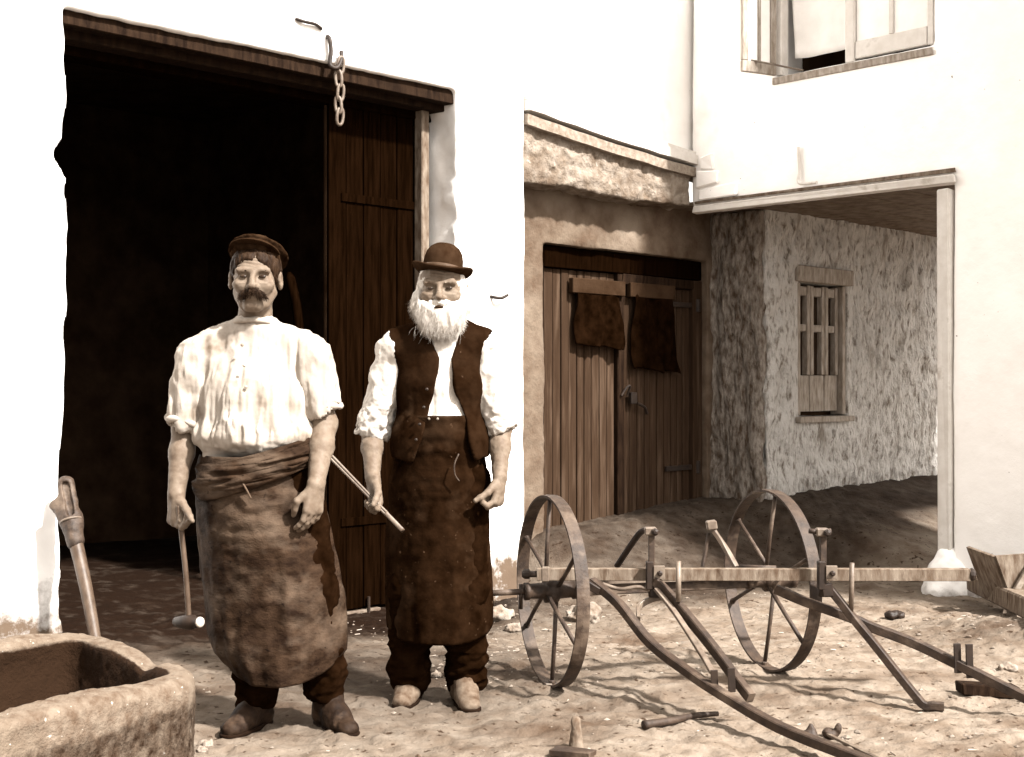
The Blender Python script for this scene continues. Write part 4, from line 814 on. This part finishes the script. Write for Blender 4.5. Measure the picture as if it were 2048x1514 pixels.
# smock
f = SDF((-.44, -.26, .86), (.32, .22, 1.56), .005)
f.cone(L1(507, 680, .02), L1(508, 658, .012), .078, .066, .02); f.ell(L1(508, 800, .01), (.195, .130, .20), .04); f.cone(L1(410, 714, .015), L1(606, 714, .015), .062, None, .04); f.cone(L1(394, 698, .015), L1(478, 668, .02), .054, .056, .03); f.cone(L1(622, 698, .015), L1(536, 668, .02), .054, .056, .03)
f.ell(L1(512, 868, -.005), (.205, .150, .085), .05); f.cone(L1(440, 880, -.02), L1(440, 905, -.03), .07, .05, .03)
f.cone(L1(390, 720, .015), L1(372, 842, .02), .073, .068, .012); f.cone(L1(624, 720, .015), L1(645, 818, .005), .073, .060, .012)
f.cone(L1(369, 838, .02), L1(366, 880, .02), .058, .056, .008, True); f.cone(L1(648, 815, .005), L1(652, 850, .005), .052, .052, .008, True)
V, Q = f.mesh(); low = sm(1.35, 1.0, V[:, 2]); tors = sm(.21, .15, np.abs(V[:, 0]+.055))
V = folds(V, Q, .017, (13, 13, 1.0), 151, (.35+low)*tors*sm(.98, 1.12, V[:, 2])); V = folds(V, Q, .010, (11, 11, 7), 153, 1-tors); V = folds(V, Q, .006, (30, 30, 2.2), 157, (.4+low)*sm(.96, 1.08, V[:, 2])); V = folds(V, Q, .006, (5, 5, 22), 158, sm(1.1, 1.0, V[:, 2])*.7); V = rough(V, Q, .0015, 22, 155)
shirt = add('smock', V, Q, M['shirt'], p1, O1)
for x_, y_, rx, ry in ((371, 840, .068, .066), (646, 816, .058, .058)):
    b = MB(); b.tube([L1(x_, y_, .012)+np.array([rx*math.cos(a), ry*math.sin(a), .006*math.sin(3*a+x_)+.014*math.cos(a)*(1 if x_ > 500 else -1)]) for a in np.linspace(0, 2*math.pi, 28, endpoint=False)], [.011+.004*math.sin(5*a) for a in np.linspace(0, 6, 28)], 8, closed=True)
    mesh('rolled_cuff', np.array(b.V)+O1, b.F, M['shirt'], shirt)
b = MB(); b.tube([L1(508, 652, .010)+np.array([.067*math.cos(a), .062*math.sin(a)-.004, .010-.012*math.sin(a)*-1*(-1)]) for a in np.linspace(0, 2*math.pi, 28, endpoint=False)], .010, 8, closed=True); mesh('neckband', np.array(b.V)+O1, b.F, M['shirt'], shirt)
PL = curve([L1(492, 672, -.095), L1(500, 720, -.128), L1(505, 775, -.138)], 16)
b = MB()
for x_, y_, d_ in ((497, 690, -.107), (504, 730, -.131), (508, 772, -.136)): b.lathe([(.006, 0), (.006, .004), (.003, .006)], L1(x_, y_, d_), (0, -1, 0), 8)
for i in range(3): mesh('button', np.array(b.V[i*24:(i+1)*24])+O1, [tuple(j for j in fc) for fc in b.F[:len(b.F)//3]], M['shutter'], shirt)
# apron of stiff leather
def apron(tab, ztop, zbot, corner, depth, seed, O, m, root, back=.02, amp=.010, tilt=0.0):
    """tab rows (z, xl, xr); the sheet wraps round the front"""
    tab = np.array(sorted(tab)); n_, m_ = 90, 84; s_ = np.linspace(-1, 1, m_)[None, :]; t = np.linspace(0, 1, n_)[:, None]
    zb = zbot+corner[0]*np.clip(-s_, 0, 1)**corner[2]+corner[1]*np.clip(s_, 0, 1)**corner[2]+tilt*s_; z = ztop+(zb-ztop)*t
    xl, xr = np.interp(z, tab[:, 0], tab[:, 1]), np.interp(z, tab[:, 0], tab[:, 2]); c_ = (xl+xr)/2; hw = (xr-xl)/2; an = s_*1.25
    x = c_+hw*np.sin(an)/math.sin(1.25); dp = np.interp(z, *np.array(depth).T); y = back-dp*(np.cos(an)-math.cos(1.25))/(1-math.cos(1.25))
    P = np.stack([x, y, z], -1).reshape(-1, 3); q = 1-2*np.abs(fbm(P*np.array([3.5, 3.5, 13]), 3, seed)); q2 = 1-2*np.abs(fbm(P*np.array([9, 9, 2.2]), 3, seed+3)); up_ = sm(.45, 1.0, P[:, 2]/ztop)
    P[:, 1] -= amp*(q*(.25+1.0*sm(.55, .95, P[:, 2]/ztop))+q2*(1-up_)*1.0)+.003*noise(P*40, seed+5); P[:, 0] += .003*noise(P*25, seed+6)
    V, F = sheet(P.reshape(n_, m_, 3), .005); return mesh('apron', V+O, F, m, root)
X1 = lambda x_: (x_-540)/s1
Z1 = lambda y_: (1456-y_)/s1
ap = apron([(Z1(y_), X1(a), X1(c_)) for y_, a, c_ in ((900, 398, 622), (950, 390, 630), (1060, 391, 660), (1130, 398, 676), (1200, 407, 689), (1260, 413, 692), (1300, 425, 690), (1330, 452, 678), (1350, 470, 665))], Z1(908), Z1(1350), (.075, .075, 3.2), [(.0, .20), (.3, .205), (.75, .19), (.98, .175)], 161, O1, M['leather'], p1, .03, .014, .012)
n_, m_ = 60, 90; aa = np.linspace(-1.5, 1.42, m_)[None, :]; tt = np.linspace(0, 1, n_)[:, None]
Pn = np.stack(np.broadcast_arrays(aa*1.2, tt*4.2-aa*.9, 0*aa*tt), -1).reshape(-1, 3); rg_ = (1-2*np.abs(fbm(Pn, 3, 163))).reshape(n_, m_)
zz_ = Z1(893)-.115*tt*(1-.12*np.sin(aa))+.052*np.sin(aa)-.022*np.cos(aa)
rr_ = .205+.012*np.sin(tt*math.pi)+.013*rg_*np.sin(tt*math.pi)**.5
G = np.stack([X1(514)+(rr_+.004)*np.sin(aa), .036-(rr_+.006)*np.cos(aa), zz_+0*aa], -1)
V, F = sheet(G, .005); mesh('folded_top', V+O1, F, M['leather'], ap)
b = MB(); b.tube(curve([np.array([X1(505), -.185, Z1(953)]), np.array([X1(515), -.194, Z1(968)]), np.array([X1(523), -.190, Z1(985)])], 12), .0035, 6); mesh('apron_tie', np.array(b.V)+O1, b.F, M['midwood'], ap)
# trousers and boots
def trousers(legs, L, hip, O, root, m, r0=(.125, .095, .075), res=.006, seed=171):
    f = SDF((-.30, -.2, .03), (.42, .22, 1.0), res); f.ell(hip, (.17, .12, .14), .04)
    for a, b_, c_ in legs: f.cone(L(*a, .02), L(*b_, -.005), r0[0]*.9, r0[1], .04); f.cone(L(*b_, -.005), L(*c_, .035), r0[1], r0[2], .03)
    V, Q = f.mesh(); low = sm(.5, .1, V[:, 2]); V = folds(V, Q, .011, (7, 7, 16), seed, .3+low); V = rough(V, Q, .004, 24, seed+2); return add('trousers', V, Q, m, root, O)
trousers((((482, 960), (490, 1180), (506, 1385)), ((580, 960), (622, 1180), (646, 1375))), L1, L1(520, 950, .02), O1, p1, M['trouser'])
for hl, to in (((X1(520), .075), (X1(470), -.135)), ((X1(640), .07), (X1(712), -.12))):
    V, Q, V2, Q2 = shoe(hl, to, .12); V = rough(V, Q, .004, 26, 175); bo = add('boot', V, Q, M['boot'], p1, O1); add('sole', V2, Q2, M['sole'], bo, O1)

# hammer in his right hand
gl = wl1+unit([.04, -.18, -1])*.085+unit([.65, -.75, 0])*.030
ht = L1(392, 1232, -.10); ham = thing('hammer', O1+ht, 'blacksmith hammer hanging from the capped man\'s hand', 'hammer')
d = unit(ht-gl); b = MB(); b.tube(curve([gl-d*.05, gl, gl*.5+ht*.5+[.004, 0, 0], ht+d*.02], 20), [.009]+[.0095]*(len(curve([gl, gl, ht, ht], 20))-1), 10); mesh('handle', np.array(b.V)+O1, b.F, M['handle'], ham)
hd = unit([.78, -.60, .10]); b = MB(); b.lathe([(.012, -.075), (.018, -.07), (.024, -.03), (.026, -.02), (.026, .02), (.019, .028), (.019, .05), (.019, .056)], ht, hd, 14); hh = mesh('hammer_head', np.array(b.V)+O1, b.F, M['irondark'], ham)
b = MB(); b.lathe([(.0185, .0565), (.0185, .062), (.014, .065)], ht, hd, 14); mesh('striking_face', np.array(b.V)+O1, b.F, M['steel'], hh)

# ---- bearded man in the bowler
s2 = FPX/5.02
def L2(x, y, d=0.0): return np.array([(x-880)/s2, d, (1400-y)/s2])
O2 = np.array([(880-1024)/s2, 5.02, 0.0]); O2[2] = ground_z(O2[0], O2[1])-.004
p2 = thing('person', O2, 'white-bearded man in bowler hat, waistcoat and dark apron, holding tongs', 'person')
hc2 = L2(884, 575, -.02)
f = SDF((-.36, -.30, .0), (.34, .22, 1.80), .004)
P2 = head(f, hc2, 1.04, -.03, 1.10)
f.cone(hc2+[0, .015, -.06], L2(882, 668, .03), .056, .066, .025); f.ell(L2(880, 775, .03), (.13, .08, .17), .04); f.ell(L2(882, 910, .02), (.15, .11, .2), .05); f.cone(L2(805, 698, .02), L2(950, 698, .02), .042, None, .04)
legs2 = (((840, 960), (825, 1170), (815, 1345)), ((925, 960), (930, 1170), (932, 1345)))
for a, b_, c_ in legs2: f.cone(L2(*a, .02), L2(*b_, -.01), .07, .052, .03); f.cone(L2(*b_, -.01), L2(*c_, .03), .05, .034, .02)
wl2, wr2 = L2(750, 945, -.08), L2(1000, 945, -.06)
for sh, el, wr_ in (((795, 690, .02), (742, 850, .035), wl2), ((960, 690, .02), (1000, 850, .03), wr2)):
    f.cone(L2(*sh), L2(*el), .052, .043, .03); mid = L2(*el)*.62+wr_*.38; f.cone(L2(*el), mid, .042, .040, .02); f.cone(mid, wr_, .040, .028, .02)
tdir = unit(L2(820, 1052, -.20)-L2(665, 905, -.08))
hand(f, wl2, (.12, -.12, -1), np.cross(tdir, (.12, -.12, -1))*-1, (.55, -.8, 0), (.75, 1.0, .7), (.45, .8), 1.08)
hand(f, wr2, (-.10, -.15, -1), (-.85, -.45, 0), (-.35, -.9, 0), (1.05, 1.3, .9), (.3, 1.1), 1.08)
V, Q = f.mesh(); V = rough(V, Q, .0015, 60, 181, 2); V = wrinkle(V, Q, hc2, .0022); add('body', V, Q, M['skinold'], p2, O2)
for q in (-1, 1):
    e = SDF((-.02,)*3, (.02,)*3, .0025); e.ell((0, 0, 0), (.0135, .007, .0050), .002); V, Q = e.mesh(); add('eye', V+P2(q*.031, -.0862, .0050), Q, M['eye'], p2, O2)
    e = SDF((-.04,)*3, (.04,)*3, .003); e.cone((-.017, 0, .001), (.016, .004, .002), .005, None, .004); V, Q = e.mesh(); V = rough(V, Q, .003, 90, 183); add('eyebrow', V+P2(q*.032, -.092, .024), Q, M['midwood'], p2, O2)
# beard
e = SDF((-.17, -.16, -.16), (.17, .14, .14), .004)
e.ell((0, -.055, -.050), (.092, .062, .075), .03); e.ell((-.072, -.012, -.015), (.040, .045, .055), .03); e.ell((.072, -.012, -.015), (.042, .045, .055), .03); e.ell((0, -.048, -.090), (.075, .055, .05), .03); e.cone((-.078, .0, .05), (-.08, -.01, -.02), .018, .03, .02); e.cone((.078, .0, .05), (.08, -.01, -.02), .018, .03, .02)
e.ell((0, -.118, .010), (.052, .07, .044), .015, True); e.ell((-.05, -.085, .036), (.042, .05, .045), .02, True); e.ell((.05, -.085, .036), (.042, .05, .045), .02, True)
V, Q = e.mesh(); V = folds(V, Q, .005, (42, 36, 14), 185); BO = P2(0, 0, 0)+np.array([0, -.010, -.036]); be = add('beard', V+BO, Q, M['whitehair'], p2, O2)
C, Nn = surf_pick(V, Q, 7000, lambda c_: np.clip(.25-c_[:, 1], .02, 1)*(c_[:, 2] < .02)); SV, SF = strands(C-Nn*.006, Nn*.32+np.stack([C[:, 0]*4, 0*C[:, 0]-.1, 0*C[:, 0]-1.0], 1), .026, .00045, .12, .34); mesh('beard_strands', SV+BO+O2, SF, M['whitehair'], be)
e = SDF((-.07, -.05, -.05), (.07, .05, .05), .0035)
for q in (-1, 1): e.cone((0, 0, .004), (q*.032, .008, -.004), .011, .013, .01); e.cone((q*.032, .008, -.004), (q*.058, .02, -.022), .013, .008, .008)
V, Q = e.mesh(); V = folds(V, Q, .003, (80, 30, 30), 187); add('moustache', V+P2(0, -.104, -.050), Q, M['whitehair'], p2, O2)
e = SDF((-.04,)*3, (.04,)*3, .003); e.ell((0, 0, 0), (.020, .007, .0045), .003); V, Q = e.mesh(); V = rough(V, Q, .002, 90, 188); add('mouth', V+P2(0, -.121, -.066), Q, M['cap'], p2, O2)
C = np.stack([RNG.normal(0, .035, 260), RNG.uniform(-.11, -.05, 260), RNG.uniform(-.13, -.05, 260)], 1); SV, SF = strands(C, np.stack([C[:, 0]*4, 0*C[:, 0]-.2, 0*C[:, 0]-1.0], 1), .045, .0004, .2, .35); mesh('stray_hair', SV+BO+O2, SF, M['whitehair'], be)
e = SDF((-.13, -.14, -.08), (.13, .14, .12), .004); e.ell((0, .022, .03), (.083, .098, .09), .01); e.op((-.2,)*3, (.2,)*3, lambda X, Y, Z: X*0+Z*0-(Y-.0)-.0, .01, True); V, Q = e.mesh(); V = folds(V, Q, .004, (50, 40, 20), 189); add('hair', V*np.array([1.16, 1.04, 1.03])+hc2, Q, M['whitehair'], p2, O2)
# bowler
prof = [(0, .112), (.02, .1115), (.042, .107), (.060, .096), (.073, .078), (.0795, .055), (.082, .03), (.083, .004), (.086, .0), (.10, -.002), (.118, -.001), (.1285, .004), (.131, .009), (.1285, .0115), (.117, .006), (.10, .0035), (.088, .003)]
prof = [(r_, z_-.002 if i > 12 else z_) for i, (r_, z_) in enumerate(prof)]; outer_ = [(0, .112), (.02, .1115), (.042, .107), (.060, .096), (.073, .078), (.0795, .055), (.082, .03), (.083, .007), (.090, .005), (.105, .004), (.120, .007), (.1285, .012), (.1305, .010), (.130, .005), (.118, .0005), (.10, -.003), (.084, -.003), (.078, .0), (.076, .03), (.06, .085), (0, .1)]
n_ = 64; V = []
for r_, z_ in outer_:
    for k in range(n_):
        a = 2*math.pi*k/n_; sx, sy = r_*.955*math.cos(a), r_*1.12*math.sin(a); br = np.clip((r_-.084)/.045, 0, 1)
        V.append((sx*(1-.05*br*abs(math.cos(a))**3), sy, z_*1.08+br*(.020*math.cos(a)**2-.008*math.sin(a)**2)))
F = np.array([(i*n_+k, i*n_+(k+1) % n_, (i+1)*n_+(k+1) % n_, (i+1)*n_+k) for i in range(len(outer_)-1) for k in range(n_)])[:, ::-1]
V = np.array(V); a = R(7); Ry = np.array([[math.cos(a), 0, math.sin(a)], [0, 1, 0], [-math.sin(a), 0, math.cos(a)]]); a = R(-7); Rx = np.array([[1, 0, 0], [0, math.cos(a), -math.sin(a)], [0, math.sin(a), math.cos(a)]]); HO = L2(884, 541, -.008)
hat = add('bowler_hat', (V@Rx.T)@Ry.T+HO, F, M['felt'], p2, O2)
bV = []; bz = ((.0835, .008), (.0855, .009), (.0850, .026), (.0825, .027))
for r_, z_ in bz:
    for k in range(n_): a = 2*math.pi*k/n_; bV.append((r_*.958*math.cos(a), r_*1.123*math.sin(a), z_))
bF = np.array([(i*n_+k, i*n_+(k+1) % n_, (i+1) % 4*n_+(k+1) % n_, (i+1) % 4*n_+k) for i in range(4) for k in range(n_)]); mesh('hat_ribbon', (np.array(bV)@Rx.T)@Ry.T+HO+O2, bF, M['band'], hat)
# shirt
def torso2(f, g_=0.0):
    f.ell(L2(880, 760, .015), (.165+g_, .118+g_, .20), .04); f.cone(L2(798, 690, .018), L2(958, 690, .018), .062+g_, None, .05); f.cone(L2(805, 682, .018), L2(860, 655, .02), .052+g_, .05+g_, .04); f.cone(L2(955, 682, .018), L2(905, 655, .02), .052+g_, .05+g_, .04); f.ell(L2(880, 850, .005), (.155+g_, .112+g_, .13), .05)
f = SDF((-.40, -.22, 1.0), (.36, .2, 1.56), .005); torso2(f); f.cone(L2(882, 668, .02), L2(883, 648, .015), .066, .062, .02)
f.cone(L2(792, 695, .018), L2(744, 852, .03), .074, .062, .03); f.cone(L2(962, 695, .018), L2(1000, 846, .028), .074, .058, .03)
f.cone(L2(741, 852, .03), L2(739, 885, .03), .052, .052, .008, True); f.cone(L2(1002, 846, .028), L2(1003, 880, .028), .050, .050, .008, True)
V, Q = f.mesh(); tors = sm(.20, .15, np.abs(V[:, 0]-.0)); V = folds(V, Q, .010, (12, 12, 9), 191, 1-tors); V = folds(V, Q, .006, (20, 20, 26), 193, (1-tors)*sm(1.25, 1.1, V[:, 2])); V = folds(V, Q, .005, (20, 20, 3), 195, tors); V = rough(V, Q, .003, 22, 197)
shirt = add('shirt', V, Q, M['shirtold'], p2, O2)
for x_, y_, r_ in ((742, 850, .060), (1002, 845, .057)):
    b = MB(); b.tube([L2(x_, y_, .03)+np.array([r_*math.cos(a), r_*math.sin(a), .005*math.sin(3*a+x_)+.010*math.cos(a)]) for a in np.linspace(0, 2*math.pi, 28, endpoint=False)], [.010+.003*math.sin(5*a) for a in np.linspace(0, 6, 28)], 8, closed=True); mesh('rolled_cuff', np.array(b.V)+O2, b.F, M['shirtold'], shirt)
# waistcoat, hanging open
f = SDF((-.27, -.24, .84), (.27, .20, 1.53), .005); torso2(f, .016); f.ell(L2(880, 890, .0), (.192, .150, .15), .05)
X2 = lambda x_: (x_-880)/s2
Z2 = lambda y_: (1400-y_)/s2
zt = np.array([Z2(y_) for y_ in (935, 925, 870, 830, 780, 710, 650, 620)]); le = np.array([X2(q) for q in (812, 822, 848, 856, 870, 880, 858, 850)]); ri = np.array([X2(q) for q in (962, 955, 940, 934, 914, 904, 924, 930)])
f.op((-.3, -.3, .8), (.3, .05, 1.6), lambda X, Y, Z: np.maximum(np.maximum(np.interp(Z, zt, le)-X, X-np.interp(Z, zt, ri)), Y-.0), .006, True)
f.op((-.3, -.3, .8), (.3, .3, 1.05), lambda X, Y, Z: Y*0+Z-(Z2(905)-.30*np.clip(.045-np.abs(np.abs(X-.005)-.115), 0, 1)+.05*np.clip(Y, -.05, .2)), .008, True)
for sx, ex in (((788, 697), (730, 850)), ((966, 697), (1010, 850))): f.cone(L2(*sx, .018)+[-.03 if sx[0] < 880 else .03, 0, 0], L2(*ex, .03)+[-.02 if sx[0] < 880 else .02, 0, 0], .082, .085, .006, True)
V, Q = f.mesh(); V = folds(V, Q, .005, (13, 13, 3.5), 201, sm(1.45, 1.2, V[:, 2])*.6+.4*(V[:, 0] > 0)); V = rough(V, Q, .003, 20, 203)
vest = add('waistcoat', V, Q, M['vest'], p2, O2)
for x_, y_ in ((867, 770), (861, 805), (853, 838), (846, 868)):
    b = MB(); b.lathe([(.006, 0), (.006, .005), (.003, .007)], L2(x_-8, y_, -.148), (0, -1, 0), 8); mesh('button', np.array(b.V)+O2, b.F, M['irondark'], vest)
b = MB(); b.tube(curve([L2(921, 895, -.165), L2(913, 915, -.172), L2(914, 935, -.17), L2(922, 948, -.165)], 16), .003, 6); mesh('watch_chain', np.array(b.V)+O2, b.F, M['iron'], vest)
ap = apron([(Z2(y_), X2(a), X2(c_)) for y_, a, c_ in ((800, 800, 962), (900, 790, 968), (960, 778, 975), (1100, 768, 980), (1200, 770, 986), (1250, 774, 986), (1270, 778, 984))], Z2(822), Z2(1268), (.04, .05, 3.0), [(.0, .17), (.4, .175), (.9, .165), (1.2, .15)], 211, O2, M['leatherold'], p2, .03, .007)
for x_ in (863, 879): b = MB(); b.lathe([(.007, 0), (.007, .004), (.003, .006)], L2(x_, 827, -.125), (0, -1, 0), 8); mesh('button', np.array(b.V)+O2, b.F, M['shutter'], ap)
trousers((((840, 960), (822, 1170), (816, 1350)), ((925, 960), (930, 1170), (932, 1350))), L2, L2(882, 950, .02), O2, p2, M['trouser'], (.115, .088, .074), .006, 215)
for hl, to in (((X2(822), .10), (X2(806), -.09)), ((X2(922), .06), (X2(945), -.14))):
    V, Q, V2, Q2 = shoe(hl, to, .10); V = rough(V, Q, .003, 26, 217); bo = add('shoe', V, Q, M['dustyshoe'], p2, O2); add('sole', V2, Q2, M['sole'], bo, O2)
# tongs
ga = L2(752, 985, -.125); t0, t1 = ga-tdir*.30, ga+tdir*.17; tg = thing('tongs', O2+ga, 'thin iron tongs slanting through the bearded man\'s fist', 'tongs'); sd_ = unit(np.cross(tdir, (0, 1, 0)))
for q in (-1, 1):
    b = MB(); b.tube(curve([t0+sd_*.006*q, ga+sd_*.004*q, ga+tdir*.08+sd_*.005*q], 16), .0052, 8); b2 = MB(); mesh('rein', np.array(b.V)+O2, b.F, M['ironpale'], tg)
b = MB(); b.tube(curve([ga+tdir*.075, ga+tdir*.12, t1], 12), 1.0, flat=(.016, .022), up=(0, -1, .3)); mesh('jaw', np.array(b.V)+O2, b.F, M['ironpale'], tg)
